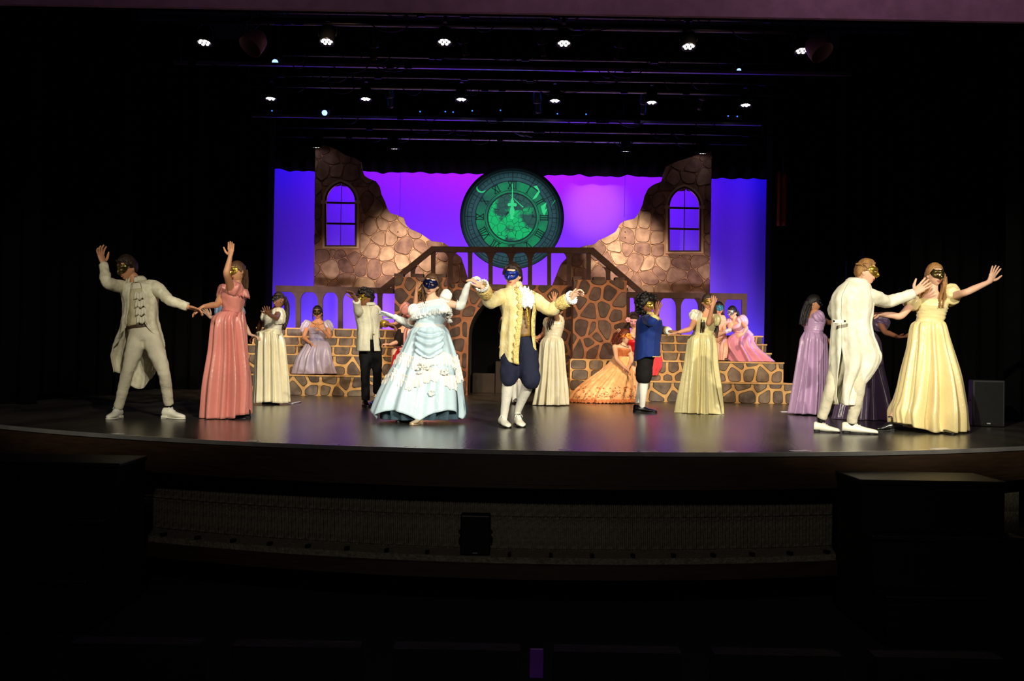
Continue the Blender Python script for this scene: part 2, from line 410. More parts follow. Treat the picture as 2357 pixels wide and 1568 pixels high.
def stones(parent, off, poly, fn, spacing, gap, mats, asp=1.0, holes=(), proud=.012, seed=1, jit=.42, edge=.02, minarea=.12, row=True):
    """voronoi stones inside poly (uv). fn(u,v,d)->world. One object each."""
    R = random.Random(seed)
    us = [p[0] for p in poly]; vs_ = [p[1] for p in poly]
    su, sv = spacing * asp, spacing
    seeds = []; r = 0; v = min(vs_) - sv
    v = min(vs_) + sv * .5
    while v < max(vs_) + sv * .4:
        u = min(us) - su * .5 + (su / 2 if r % 2 else 0)
        while u < max(us) + su:
            seeds.append((u + R.uniform(-jit, jit) * su, v + R.uniform(-jit, jit) * sv)); u += su
        v += sv; r += 1
    made = 0
    for i, s in enumerate(seeds):
        c = [(s[0] - su*2, s[1] - sv*2), (s[0] + su*2, s[1] - sv*2), (s[0] + su*2, s[1] + sv*2), (s[0] - su*2, s[1] + sv*2)]
        for j, t in enumerate(seeds):
            if i == j or abs(t[0] - s[0]) > 3.2*su or abs(t[1] - s[1]) > 3.2*sv: continue
            d = (t[0] - s[0], t[1] - s[1]); L = math.hypot(*d)
            if L < 1e-4: continue
            nn = (d[0]/L, d[1]/L); g = gap * R.uniform(.4, .62) if False else gap / 2
            c = clip_half(c, ((s[0]+t[0])/2 - nn[0]*g, (s[1]+t[1])/2 - nn[1]*g), nn)
            if len(c) < 3: break
        if len(c) < 3: continue
        # keep the cell within the wall outline
        q = poly
        k = len(c)
        if parea(c) < 0: c = c[::-1]
        sub = list(q) if parea(q) > 0 else list(q)[::-1]
        for a in range(k):
            p0, p1 = c[a], c[(a + 1) % k]; e = (p1[0]-p0[0], p1[1]-p0[1]); L = math.hypot(*e)
            if L < 1e-6: continue
            sub = clip_half(sub, p0, (e[1]/L, -e[0]/L))
            if len(sub) < 3: break
        if len(sub) < 3: continue
        for (u0, v0, u1, v1) in holes:
            if max(p[0] for p in sub) > u0 and min(p[0] for p in sub) < u1 and max(p[1] for p in sub) > v0 and min(p[1] for p in sub) < v1:
                best = max((clip_half(sub, (u0, 0), (1, 0)), clip_half(sub, (u1, 0), (-1, 0)), clip_half(sub, (0, v0), (0, 1)), clip_half(sub, (0, v1), (0, -1))), key=lambda z: abs(parea(z)))
                sub = best
        if len(sub) < 3: continue
        q2 = [sub[0]]
        for p in sub[1:]:
            if math.hypot(p[0]-q2[-1][0], p[1]-q2[-1][1]) > .012: q2.append(p)
        sub = q2
        A = parea(sub)
        if len(sub) < 3 or A < minarea * su * sv: continue
        cx = sum(p[0] for p in sub)/len(sub); cy = sum(p[1] for p in sub)/len(sub)
        w = sqrt(abs(A)); kk = 1 - edge / w
        sub = [(cx + (p[0]-cx)*kk, cy + (p[1]-cy)*kk) for p in sub]
        sub = chaikin(sub, 2)
        n = len(sub); k2 = 1 - .015 / w
        ins = [(cx + (p[0]-cx)*k2, cy + (p[1]-cy)*k2) for p in sub]
        vs = [fn(*p, 0) for p in sub] + [fn(*p, proud) for p in sub] + [fn(*p, proud) for p in ins]
        mb = MB()
        mb.add(vs, [(a, (a+1) % n, (a+1) % n + n, a + n) for a in range(n)] + [(a + n, (a+1) % n + n, (a+1) % n + 2*n, a + 2*n) for a in range(n)], 1)
        mb.f.append(list(range(2*n, 3*n))); mb.m.append(0)
        o = link('stone', mb.mesh('stone', smooth=False, off=off), [mats[R.randrange(len(mats))], m_out], parent); made += 1
    return made

def plane_fn(Y):      # u = x, v = z, d = towards the audience
    return lambda u, v, d: V((u, Y - d, v))
def uv(px, py, Y):
    p = W(px, py, Y); return (p.x, p.z)
def polyhole(name, outer, holes, Y, th, m_, parent, off):
    bm = bmesh.new(); ed = []
    for lp in [outer] + holes:
        vs = [bm.verts.new((u, Y, v)) for u, v in lp]
        for i in range(len(vs)): ed.append(bm.edges.new((vs[i], vs[(i + 1) % len(vs)])))
    r = bmesh.ops.triangle_fill(bm, use_beauty=True, use_dissolve=False, edges=ed)
    fs = [g for g in r['geom'] if isinstance(g, bmesh.types.BMFace)]
    e = bmesh.ops.extrude_face_region(bm, geom=fs)
    for g in e['geom']:
        if isinstance(g, bmesh.types.BMVert): g.co.y += th
    bmesh.ops.recalc_face_normals(bm, faces=bm.faces)
    for v in bm.verts: v.co -= off
    me = bpy.data.meshes.new(name); bm.to_mesh(me); bm.free()
    return link(name, me, m_, parent)
def arch_pts(xl, xr, spring, apex, bottom, Y, n=9):
    "pointed arch outline in pixels -> uv"
    xm = (xl + xr) / 2; L = []
    L += [(xl, bottom), (xl, spring)]; w = (xr - xl) / 2; h = spring - apex; r = (h * h + w * w) / (2 * w); a1 = math.acos((r - w) / r)
    for i in range(1, n): t = a1 * i / n; L.append((xl + r - r * cos(t), spring - r * sin(t)))
    L.append((xm, apex))
    for i in range(n - 1, 0, -1): t = a1 * i / n; L.append((xr - r + r * cos(t), spring - r * sin(t)))
    L += [(xr, spring), (xr, bottom)]
    return [uv(x, y, Y) for x, y in L]
m_frame = mat('painted_window_frame', (226, 192, 168), rough=.85, rgb2=(196, 158, 136), scale=3)
m_mull = mat('dark_mullion', (70, 44, 46), rough=.7)
WY = 20.9
def ruin(label, outline, win, seed):
    ou = [uv(x, y, WY) for x, y in outline]
    base = V((sum(p[0] for p in ou) / len(ou), WY, min(p[1] for p in ou)))
    root = empty('castle_wall_flat', base, label, 'stage flat')
    xl, xr, spring, apex, bottom = win
    hole = arch_pts(xl, xr, spring, apex, bottom, WY)
    polyhole('wall_panel', ou, [hole], WY, .04, m_mortA, root, base)
    oo = arch_pts(xl - 9, xr + 9, spring, apex - 9, bottom + 7, WY)
    hu = [p[0] for p in oo]; hv = [p[1] for p in oo]
    stones(root, base, ou, plane_fn(WY), .30, .016, STONE_A, 1.08, [(min(hu) - .02, min(hv) - .02, max(hu) + .02, max(hv) - .14)], seed=seed, edge=.0, jit=.42)
    fr = polyhole('window_frame', oo, [hole], WY - .035, .06, m_frame, root, base)
    mid = arch_pts(xl - 4, xr + 4, spring, apex - 4, bottom + 3, WY)
    polyhole('frame_bead', mid, [hole], WY - .047, .02, m_mull, fr, base)
    for x in (xl - 6, xr + 6):      # imposts
        a = uv(x - 6, spring + 4, WY); b = uv(x + 6, spring - 3, WY)
        link('impost', box((a[0], WY - .06, a[1]), (b[0], WY, b[1])).mesh('impost', False, base), m_frame, fr)
    xm = (xl + xr) / 2
    a = uv(xm - 1.8, bottom, WY); b = uv(xm + 1.8, apex + 2, WY)
    link('mullion', box((a[0], WY - .01, a[1]), (b[0], WY + .02, b[1])).mesh('mullion', False, base), m_mull, fr)
    for yy in (spring + 2, spring + (bottom - spring) * .5):
        a = uv(xl, yy + 1.6, WY); b = uv(xr, yy - 1.6, WY)
        link('glazing_bar', box((a[0], WY - .008, a[1]), (b[0], WY + .018, b[1])).mesh('glazing_bar', False, base), m_mull, fr)
    return root
A = lambda x, y: (600 + x / 3.92, 310 + y / 3.92)
B = lambda x, y: (1150 + x / 3.626, 310 + y / 3.626)
outL = [A(*p) for p in ((492,105),(560,95),(620,110),(700,140),(760,185),(850,210),(905,245),(922,330),(935,370),(980,400),(1040,420),(1075,470),(1090,540),(1120,600),(1140,660),(1170,710),(1230,725),(1290,750),(1310,810),(1340,845),(1440,890),(1540,960),(1640,972),(1690,1000),(1760,1070),(1810,1110),(1840,1200),(1868,1290),(1872,1418),(480,1412))]
outR = [B(*p) for p in ((1772,130),(1700,158),(1620,178),(1560,200),(1500,215),(1440,240),(1390,265),(1365,330),(1350,390),(1280,420),(1240,450),(1210,510),(1195,580),(1165,650),(1130,700),(1040,720),(1000,750),(970,810),(900,850),(820,885),(790,915),(700,930),(650,950),(560,1030),(510,1080),(470,1180),(440,1255),(436,1345),(1753,1348))]
wl = ruin('crumbling brown stone wall flat with arched window, left of the clock', outL, (752, 817.5, 465, 423, 565), 3)
wr_ = ruin('crumbling brown stone wall flat with arched window, right of the clock', outR, (1541, 1609, 477, 434, 577), 8)
for root, px, top in ((wl, 920, 495), (wr_, 1437, 500)):
    a = W(px, top, WY + .02); mb = tube([a, V((a.x, a.y, 7.99))], [.004, .004], 6)
    link('hanging_cable', mb.mesh('hanging_cable', off=root.location), m_metal, root)
    for k in (0, 1):
        q = W(px - (4 if px < 1000 else -2), 534 + 13 * k, WY - .02)
        link('bolt', ball(q, .012, 8, 6).mesh('bolt', off=root.location), m_metal, root)

# ------------------------------------------------------------------ great clock
CY = 21.45
cc = W(1178.5, 500.5, CY); CR = 120 * CY / FPX
m_face = bpy.data.materials.new('clock_face_print_glow'); m_face.use_nodes = True
nt = m_face.node_tree; bs = nt.nodes['Principled BSDF']; bs.inputs['Roughness'].default_value = .8
tc = nt.nodes.new('ShaderNodeTexCoord')
n1 = nt.nodes.new('ShaderNodeTexNoise'); n1.inputs['Scale'].default_value = 1.7; n1.inputs['Detail'].default_value = 6; n1.inputs['Distortion'].default_value = .5
mp = nt.nodes.new('ShaderNodeMapping'); mp.inputs['Location'].default_value = (3.3, 0, 1.2)
nt.links.new(tc.outputs['Object'], mp.inputs[0]); nt.links.new(mp.outputs[0], n1.inputs[0])
cr = nt.nodes.new('ShaderNodeValToRGB'); e = cr.color_ramp.elements
e[0].position = .43; e[0].color = (*lin((64, 96, 92)), 1); e[1].position = .50; e[1].color = (*lin((28, 214, 128)), 1)  # green glow on the printed face is put into its colour
sx = nt.nodes.new('ShaderNodeSeparateXYZ'); nt.links.new(tc.outputs['Object'], sx.inputs[0])
ma = nt.nodes.new('ShaderNodeMath'); ma.operation = 'MULTIPLY_ADD'; ma.inputs[1].default_value = -.16; nt.links.new(sx.outputs[2], ma.inputs[0]); nt.links.new(n1.outputs[0], ma.inputs[2])
nt.links.new(ma.outputs[0], cr.inputs[0])
vo = nt.nodes.new('ShaderNodeTexVoronoi'); vo.feature = 'DISTANCE_TO_EDGE'; vo.inputs['Scale'].default_value = 7
nt.links.new(tc.outputs['Object'], vo.inputs[0])
st = nt.nodes.new('ShaderNodeMath'); st.operation = 'GREATER_THAN'; st.inputs[1].default_value = .022; nt.links.new(vo.outputs[0], st.inputs[0])
mx = nt.nodes.new('ShaderNodeMix'); mx.data_type = 'RGBA'; mx.inputs[6].default_value = (*lin((30, 46, 52)), 1)
nt.links.new(st.outputs[0], mx.inputs[0]); nt.links.new(cr.outputs[0], mx.inputs[7]); nt.links.new(mx.outputs[2], bs.inputs['Base Color'])
m_chap = mat('clock_chapter_print_glow', (56, 84, 90), rough=.85, scale=1.6, rgb2=(30, 170, 108))  # print colour with the green glow painted in
m_cell = mat('clock_rim_print', (74, 92, 106), rough=.85, scale=5, rgb2=(56, 80, 92))
m_line = mat('clock_line_print', (30, 30, 44), rough=.8)
m_hand = mat('clock_hand_green', (60, 240, 150), rough=.6, var=.04)
clock = empty('clock', cc, 'giant round green clock with roman numerals showing twelve', 'clock')
def disc(r0, r1, d, m_, name, parent, th=.01, n=96):
    mb = MB(); vs = []; fs = []
    for r, dd in ((r0, 0), (r1, 0), (r1, -th), (r0, -th)):
        vs += [(r * cos(2*pi*i/n), -d - dd - th, r * sin(2*pi*i/n)) for i in range(n)]
    rng = (0, 1, 2, 3)
    for a in rng:
        b = (a + 1) % 4
        fs += [(a*n + i, a*n + (i+1) % n, b*n + (i+1) % n, b*n + i) for i in range(n)]
    mb.add(vs, fs)
    return link(name, fixnormals(mb.mesh(name, smooth=False)), m_, parent)
def fulldisc(r, d, m_, name, parent, n=96, th=.04):
    mb = MB(); vs = [(r*cos(2*pi*i/n), -d, r*sin(2*pi*i/n)) for i in range(n)] + [(r*cos(2*pi*i/n), -d + th, r*sin(2*pi*i/n)) for i in range(n)]
    mb.add(vs, [tuple(range(n)), tuple(range(2*n - 1, n - 1, -1))] + [(i, i + n, (i+1) % n + n, (i+1) % n) for i in range(n)])
    return link(name, fixnormals(mb.mesh(name, smooth=False)), m_, parent)
fulldisc(CR, 0, m_line, 'clock_board', clock)
disc(CR*.905, CR*.985, .001, m_cell, 'outer_rim', clock, .012)
disc(CR*.90, CR*.915, .008, m_line, 'rim_line', clock, .012); disc(CR*.955, CR*.962, .008, m_line, 'rim_line', clock, .012)
disc(CR*.71, CR*.90, .001, m_cell, 'minute_track', clock, .008)
disc(CR*.475, CR*.70, .001, m_chap, 'chapter_ring', clock, .008)
fulldisc(CR*.46, .006, m_face, 'clock_face', clock)
for r in (.86, .775, .70): disc(CR*(r - .006), CR*(r + .006), .004, m_line, 'track_line', clock, .01)
disc(CR*.455, CR*.478, .004, m_line, 'inner_ring', clock, .014); disc(CR*.515, CR*.525, .004, m_line, 'inner_ring', clock, .012)
def radial(name, ang, r0, r1, w, d, m_, parent, th=.008):
    c, s = cos(ang), sin(ang); P = []
    mb = box((-w/2, -d - th, r0), (w/2, -d, r1)); 
    for i, p in enumerate(mb.v): mb.v[i] = V((p.x * c + p.z * s, p.y, -p.x * s + p.z * c))
    return link(name, mb.mesh(name, False), m_, parent)
for i in range(60): radial('minute_bar', 2*pi*i/60, CR*.775, CR*.86, .012 if i % 5 else .022, .004, m_line, clock)
for i in range(12): radial('hour_bar', 2*pi*i/12, CR*.70, CR*.90, .014, .005, m_line, clock)
NUM = ['XII', 'I', 'II', 'III', 'IIII', 'V', 'VI', 'VII', 'VIII', 'IX', 'X', 'XI']
def numeral(txt, ang):
    mb = MB(); h0, h1 = CR*.545, CR*.685; w = .018; x = 0; segs = []
    for ch in txt:
        if ch == 'I': segs.append(((x + .02, h0), (x + .02, h1))); x += .046
        elif ch == 'V': segs += [((x, h1), (x + .05, h0)), ((x + .05, h0), (x + .1, h1))]; x += .115
        else: segs += [((x, h1), (x + .09, h0)), ((x, h0), (x + .09, h1))]; x += .105
    wtot = x
    for (a, b) in segs:
        a = V((a[0] - wtot/2, 0, a[1])); b = V((b[0] - wtot/2, 0, b[1])); d = (b - a).normalized(); p = V((d.z, 0, -d.x)) * w/2
        vs = [a - p, a + p, b + p, b - p]; vs = [V((v.x, -.010, v.z)) for v in vs] + [V((v.x, -.02, v.z)) for v in vs]
        mb.add(vs, [(0,1,2,3), (7,6,5,4), (0,4,5,1), (1,5,6,2), (2,6,7,3), (3,7,4,0)])
    for z in (h0, h1): box((-wtot/2, -.02, z - .007), (wtot/2, -.01, z + .007), mb)
    c, s = cos(ang), sin(ang); mb.v = [V((p.x*c + p.z*s, p.y, -p.x*s + p.z*c)) for p in mb.v]
    return link('numeral', fixnormals(mb.mesh('numeral', False)), m_line, clock)
for i, t in enumerate(NUM): numeral(t, 2*pi*i/12)
hp = [(0.006,.64),(.012,.36),(.035,.30),(.03,.27),(.05,.275),(.085,.265),(.095,.235),(.08,.205),(.05,.205),(.03,.215),(.028,.19),(.05,.13),(.05,.08),(.028,.02),(.036,-.01),(.03,-.04),(0,-.055)]
hp = hp + [(-x, y) for x, y in hp[-2::-1]]
link('hand', fixnormals(prism([(x*CR*.95, y*CR) for x, y in hp], lambda u, v, d: V((u, -d, v)), .02, .035).mesh('hand', False)), m_hand, clock)['label'] = 'bright green hour and minute hands at twelve'
mb = MB(); n = 14
cr_ = [(CR*(-.60 + .10*cos(a)), CR*(.56 + .10*sin(a))) for a in [radians(170 + 150*i/n) for i in range(n + 1)]]
cr_ += [(CR*(-.585 + .088*cos(a)), CR*(.575 + .088*sin(a))) for a in [radians(320 - 150*i/n) for i in range(n + 1)]]
link('crescent', fixnormals(prism(cr_, lambda u, v, d: V((u, -d, v)), .012, .018).mesh('crescent', False)), m_hand, clock)
for pts in (((.40,.60),(.50,.52),(.44,.44),(.38,.34),(.46,.38),(.53,.50),(.47,.62)), ((.55,.22),(.66,.30),(.63,.16),(.68,.18),(.62,.04),(.58,.10)), ((-.08,.46),(.22,.20),(.20,.19)), ((.74,.22),(.83,.34),(.82,.35))):
    link('crack_streak', fixnormals(prism([(u*CR, v*CR) for u, v in pts], lambda u, v, d: V((u, -d, v)), .012, .016).mesh('crack_streak', False)), m_hand, clock)

for sx_ in (-.5, .5):
    z_ = CR * .84; link('hanging_cable', tube([(sx_ * CR, .02, z_), (sx_ * CR, .02, 7.99 - cc.z)], [.004, .004], 6).mesh('hanging_cable'), m_metal, clock)
# ------------------------------------------------------------------ castle gate, towers
def flat_poly(name, pxs, Y, th, m_, parent, off):
    return link(name, fixnormals(prism([uv(x, y, Y) for x, y in pxs], lambda u, v, d: V((u, Y + d, v)), 0, th).mesh(name, False, off)), m_, parent)
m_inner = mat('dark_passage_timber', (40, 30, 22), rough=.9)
GYg = 18.6
gate = empty('castle_gate', (0, GYg, 0), 'brown stone gateway wall with dark round arch between two towers', 'stage flat')
gl, gr_ = uv(1020, 900, GYg)[0], uv(1322, 900, GYg)[0]
gt = uv(1170, 655, GYg)[1]
al, ar_ = uv(1078, 800, GYg)[0], uv(1284, 800, GYg)[0]; asz = uv(1180, 776, GYg)[1]; ah = uv(1180, 676, GYg)[1] - asz
am = (al + ar_) / 2; aw = (ar_ - al) / 2
arch = [(al, .0)] + [(am - aw * cos(pi * i / 20), asz + ah * sin(pi * i / 20)) for i in range(21)] + [(ar_, .0)]
gp = [(gl, 0)] + arch + [(gr_, 0), (gr_, gt), (gl, gt)]
link('wall_panel', fixnormals(prism(gp, lambda u, v, d: V((u, GYg + d, v)), 0, .05).mesh('wall_panel', False, gate.location)), m_mortB, gate)
stones(gate, gate.location, gp, plane_fn(GYg), .25, .045, STONE_B, 1.12, [(al - .03, -1, ar_ + .03, asz + ah * .45)], seed=21, edge=.005)
# the jamb lining and the floor of the passage
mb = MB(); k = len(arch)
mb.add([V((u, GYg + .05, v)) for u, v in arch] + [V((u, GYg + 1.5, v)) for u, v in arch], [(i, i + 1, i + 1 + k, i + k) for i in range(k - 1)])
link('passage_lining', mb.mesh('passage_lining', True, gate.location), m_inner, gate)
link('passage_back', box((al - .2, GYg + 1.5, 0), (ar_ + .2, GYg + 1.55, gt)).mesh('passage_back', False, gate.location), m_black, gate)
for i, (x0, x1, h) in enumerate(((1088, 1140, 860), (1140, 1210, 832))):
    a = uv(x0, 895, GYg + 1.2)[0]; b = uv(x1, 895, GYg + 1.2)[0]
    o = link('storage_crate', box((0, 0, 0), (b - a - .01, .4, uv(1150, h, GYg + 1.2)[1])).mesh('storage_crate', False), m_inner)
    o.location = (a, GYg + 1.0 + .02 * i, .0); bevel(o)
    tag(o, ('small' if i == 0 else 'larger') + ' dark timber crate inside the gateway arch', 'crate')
TY = 18.0
def tower(x0, x1, top, bot, label, seed, caps):
    off = W((x0 + x1) / 2, bot, TY); off = V((off.x, TY, .712))
    root = empty('castle_tower', off, label, 'stage flat')
    p0 = uv(x0, bot, TY); p1 = uv(x1, bot, TY); tz = uv((x0 + x1)/2, top, TY)[1]
    poly = [(p0[0], .712), (p1[0], .712), (p1[0], tz), (p0[0], tz)]
    link('tower_panel', fixnormals(prism(poly, lambda u, v, d: V((u, TY + d, v)), 0, .55).mesh('tower_panel', False, off)), m_mortB, root)
    stones(root, off, poly, plane_fn(TY), .25, .045, STONE_B, 1.05, seed=seed, edge=.005)
    for c0, c1 in caps:
        a = uv(c0, top, TY)[0]; b = uv(c1, top, TY)[0]
        link('merlon', box((a, TY, tz), (b, TY + .3, tz + .06)).mesh('merlon', False, off), STONE_B[1], root)
    return root
tower(905.5, 1027, 638, 826, 'square brown stone tower panel left of the gateway', 31, ((907, 928), (948, 974), (1000, 1026)))
tower(1317.5, 1440, 645, 828, 'square brown stone tower panel right of the gateway', 32, ((1319, 1339), (1366, 1393), (1416, 1438)))

# ------------------------------------------------------------------ stepped rostra
TZ = [.355, .71, .875, 1.04, 1.20]
TYs = [17.2, 17.65, 18.2, 18.5, 18.8]
def rostrum(side, tiers, label, seed, extra=()):
    root = empty('stepped_platform', (W((tiers[0][0] + tiers[0][1]) / 2, 900, 17.2).x, 17.2, 0), label, 'platform')
    for i, (x0, x1) in enumerate(tiers):
        Y = TYs[i]; a = uv(x0, 800, Y)[0]; b = uv(x1, 800, Y)[0]; z0 = TZ[i - 1] if i else 0; z1 = TZ[i]
        back = 18.55 if i < 2 else 20.3
        z0b = z0 if i < 2 else 0
        o = link('tier', box((a, Y, z0b), (b, back, z1)).mesh('tier', False, root.location), m_mortC, root)
        fn = plane_fn(Y); poly = [(a, z0), (b, z0), (b, z1), (a, z1)]
        h = z1 - z0
        stones(o, root.location, poly, fn, h * (.52 if h > .3 else 1.0), .042 if h > .3 else .034, STONE_C, 1.45 if h > .3 else 1.9, seed=seed + i, edge=.006 if h > .3 else .004, jit=.40 if h > .3 else .25, proud=.008)
        link('lip_board', box((a - .01, Y - .016, z1 - .022), (b + .01, Y + .06, z1 + .004)).mesh('lip_board', False, root.location), m_mortC, root)
    return root
rostrum('l', ((550, 1040), (556, 1036), (571, 910), (580, 908), (590, 906)), 'stone painted stepped platform with the seated woman in lavender', 41)
rostrum('r', ((1312, 1827), (1316, 1804), (1438, 1775), (1440, 1764), (1442, 1755)), 'stone painted stepped platform with the row of seated women on the right', 51)
# small steps in front of the right tower
st_ = empty('step_block', (W(1340, 900, 17.0).x, 17.0, 0), 'small stone painted block step below the right tower', 'step')
for i, (z0, z1, Y) in enumerate(((0, .18, 16.74), (.18, .36, 16.86), (.36, .535, 16.97), (.535, .70, 17.09))):
    a = uv(1313, 800, Y)[0]; b = uv(1470, 800, Y)[0]
    o = link('tier', box((a, Y, z0), (b, 17.19, z1)).mesh('tier', False, st_.location), m_mortC, st_)
    stones(o, st_.location, [(a, z0), (b, z0), (b, z1), (a, z1)], plane_fn(Y), .17, .042, STONE_C, 1.7, seed=70 + i, edge=.012, jit=.28, proud=.008)

# ------------------------------------------------------------------ balustrades
m_rail = mat('brown_balustrade_paint', (62, 36, 36), rough=.7, var=.25, scale=8)
def bal_poly(cx, top, bot, w, flare, drop):
    L = [(cx - w, bot), (cx - w, top + drop)]
    for i in range(1, 7): t = i / 6; L.append((cx - w - flare * (1 - cos(t * pi / 2)), top + drop - drop * sin(t * pi / 2)))
    for i in range(6, 0, -1): t = i / 6; L.append((cx + w + flare * (1 - cos(t * pi / 2)), top + drop - drop * sin(t * pi / 2)))
    return L + [(cx + w, top + drop), (cx + w, bot)]
def bar(pts, Y, th, name, root):
    return flat_poly(name, pts, Y, th, m_rail, root, root.location)
RY = 19.0
r1 = empty('balustrade', V((W(770, 755, RY).x, RY, 1.2)), 'low brown balustrade behind the seated woman in lavender', 'balustrade')
bar([(634, 657), (908, 663), (908, 676), (634, 671)], RY, .07, 'handrail', r1)
bar([(636, 668), (647, 668), (646, 756), (635, 756)], RY + .01, .05, 'post', r1)
for x, fl in ((686, 17), (737, 18), (783, 18), (829, 18), (874, 3)):
    bar(bal_poly(x, 671, 757, 5.5, fl, 22), RY + .01, .05, 'baluster', r1)
r2 = empty('balustrade', V((W(1580, 770, RY).x, RY, 1.2)), 'low brown balustrade behind the row of seated women on the right', 'balustrade')
bar([(1443, 672), (1720, 676), (1720, 690), (1443, 685)], RY, .07, 'handrail', r2)
bar([(1708, 686), (1719, 686), (1718, 775), (1707, 775)], RY + .01, .05, 'post', r2)
bar([(1441, 684), (1450, 684), (1450, 772), (1441, 772)], RY + .01, .05, 'post', r2)
for x, fl in ((1467, 5), (1512, 18), (1562, 18), (1613, 18), (1662, 18)):
    bar(bal_poly(x, 685, 774, 5.5, fl, 22), RY + .01, .05, 'baluster', r2)
r3 = empty('balustrade', V((W(1180, 655, RY).x, RY, gt)), 'tall brown balustrade bridging the gateway below the clock', 'balustrade')
bar([(992, 567), (1367, 570), (1367, 583), (992, 580)], RY, .07, 'handrail', r3)
for x, fl, w in ((997, 2, 5), (1037, 16, 5), (1082, 1, 5), (1129, 17, 5), (1176, 17, 5), (1220, 17, 5), (1264, 1, 4.5), (1310, 16, 5), (1355, 2, 5)):
    bar(bal_poly(x, 579, 668, w, fl, 22), RY + .01, .05, 'baluster', r3)
bar([(993, 567), (1000, 578), (884, 672), (876, 662)], RY - .01, .06, 'sloping_rail', r3)
bar([(1366, 570), (1358, 582), (1474, 680), (1483, 671)], RY - .01, .06, 'sloping_rail', r3)
for x, y0, y1 in ((950, 612, 640), (1400, 615, 650)):
    bar(bal_poly(x, y0, y1 + 30, 5, 8, 16), RY + .01, .05, 'baluster', r3)
link('bridge_deck', box((uv(905, 700, RY)[0], 18.66, gt - .12), (uv(1440, 700, RY)[0], 20.2, gt - .02)).mesh('bridge_deck', False, r3.location), m_rail, r3)

# ------------------------------------------------------------------ overhead bars and lamps
m_led = mat('led_lens', (255, 240, 235), rough=.3, emit=((1, .9, .88), 7))
m_ledb = mat('blue_lens', (90, 120, 255), rough=.3, emit=((.10, .22, 1), 6))
def batten(px0, px1, py, Y, r, label, rect=False, drop=True):
    a = W(px0, py, Y); b = W(px1, py, Y); z = W((px0 + px1) / 2, py, Y).z
    root = empty('lighting_bar', ((a.x + b.x) / 2, Y, z), label, 'lighting bar', 'overhead lighting bars')
    L = (b.x - a.x) / 2
    if rect: o = link('pipe', box((-L, -r, -r * .8), (L, r, r * .8)).mesh('pipe', False), m_pipe, root)
    else: o = link('pipe', tube([(-L, 0, 0), (L, 0, 0)], [r, r], 14).mesh('pipe'), m_pipe, root)
    nn = max(2, int(L * 2 / 2.2))
    for i in range(nn + 1):
        x = -L + 2 * L * i / nn * .96 + .02 * L
        link('hanging_cable', tube([(x, 0, 0), (x, 0, 7.99 - z)], [.005, .005], 6).mesh('hanging_cable'), m_metal, root)
    return root
for px0, px1, py, Y, r, lab, rc in (
        (430, 1900, 62, 14.0, .03, 'steel lighting bar carrying the front row of white lamps', 0),
        (400, 1960, 158, 15.4, .03, 'long purple tinted bar just below the front row of lamps', 1),
        (560, 1800, 136, 16.2, .018, 'thin bar between the front and middle rows of lamps, upper one', 0),
        (560, 1800, 183, 16.9, .016, 'thin bar between the front and middle rows of lamps, lower one', 0),
        (560, 1780, 207, 17.8, .03, 'steel lighting bar carrying the middle row of white lamps', 0),
        (580, 1752, 276, 18.6, .034, 'bright blue lit bar below the middle row of lamps', 1),
        (640, 1790, 302, 19.4, .022, 'thin blue lit bar lowest above the clock', 0),
        (640, 1720, 322, 20.6, .03, 'steel lighting bar carrying the rear row of small lamps', 0),
        (500, 1850, 38, 14.8, .018, 'thin bar highest of all below the header', 0)):
    batten(px0, px1, py, Y, r, lab, rc)
m_dot = mat('indicator_blue', (60, 110, 255), rough=.4, emit=((.05, .22, 1), 1.2))
blue_bar = [o for o in bpy.data.objects if o.name.startswith('lighting_bar') and 'bright blue' in o['label']][0]
for px, py in ((626, 255), (967, 257), (1025, 257), (1043, 258), (1087, 255), (1152, 254), (1283, 262), (1349, 263), (1676, 267), (1697, 268)):
    link('indicator_light', ball(W(px, py, 18.55) - blue_bar.location, .014, 8, 6).mesh('indicator_light'), m_dot, blue_bar)
RB = random.Random(5)
for o in [q for q in bpy.data.objects if q.name.startswith('lighting_bar') and q.type == 'EMPTY']:
    Lh = max(abs(v.co.x) for c_ in o.children if c_.name.startswith('pipe') for v in c_.data.vertices)
    for q in range(7):
        x = RB.uniform(-.9, .8) * Lh; w_ = RB.uniform(.2, .6); dz = RB.uniform(.03, .12)
        link('cable_loop', tube([(x, -.03, .0), (x + w_ * .3, -.04, -dz), (x + w_ * .7, -.04, -dz), (x + w_, -.03, 0)], [.007] * 4, 6, 14).mesh('cable_loop'), m_metal, o)
    for q in range(5):
        x = RB.uniform(-.95, .95) * Lh; link('socket_box', box((x - .06, -.05, -.04), (x + .06, -.01, .05)).mesh('socket_box', False), m_metal, o)
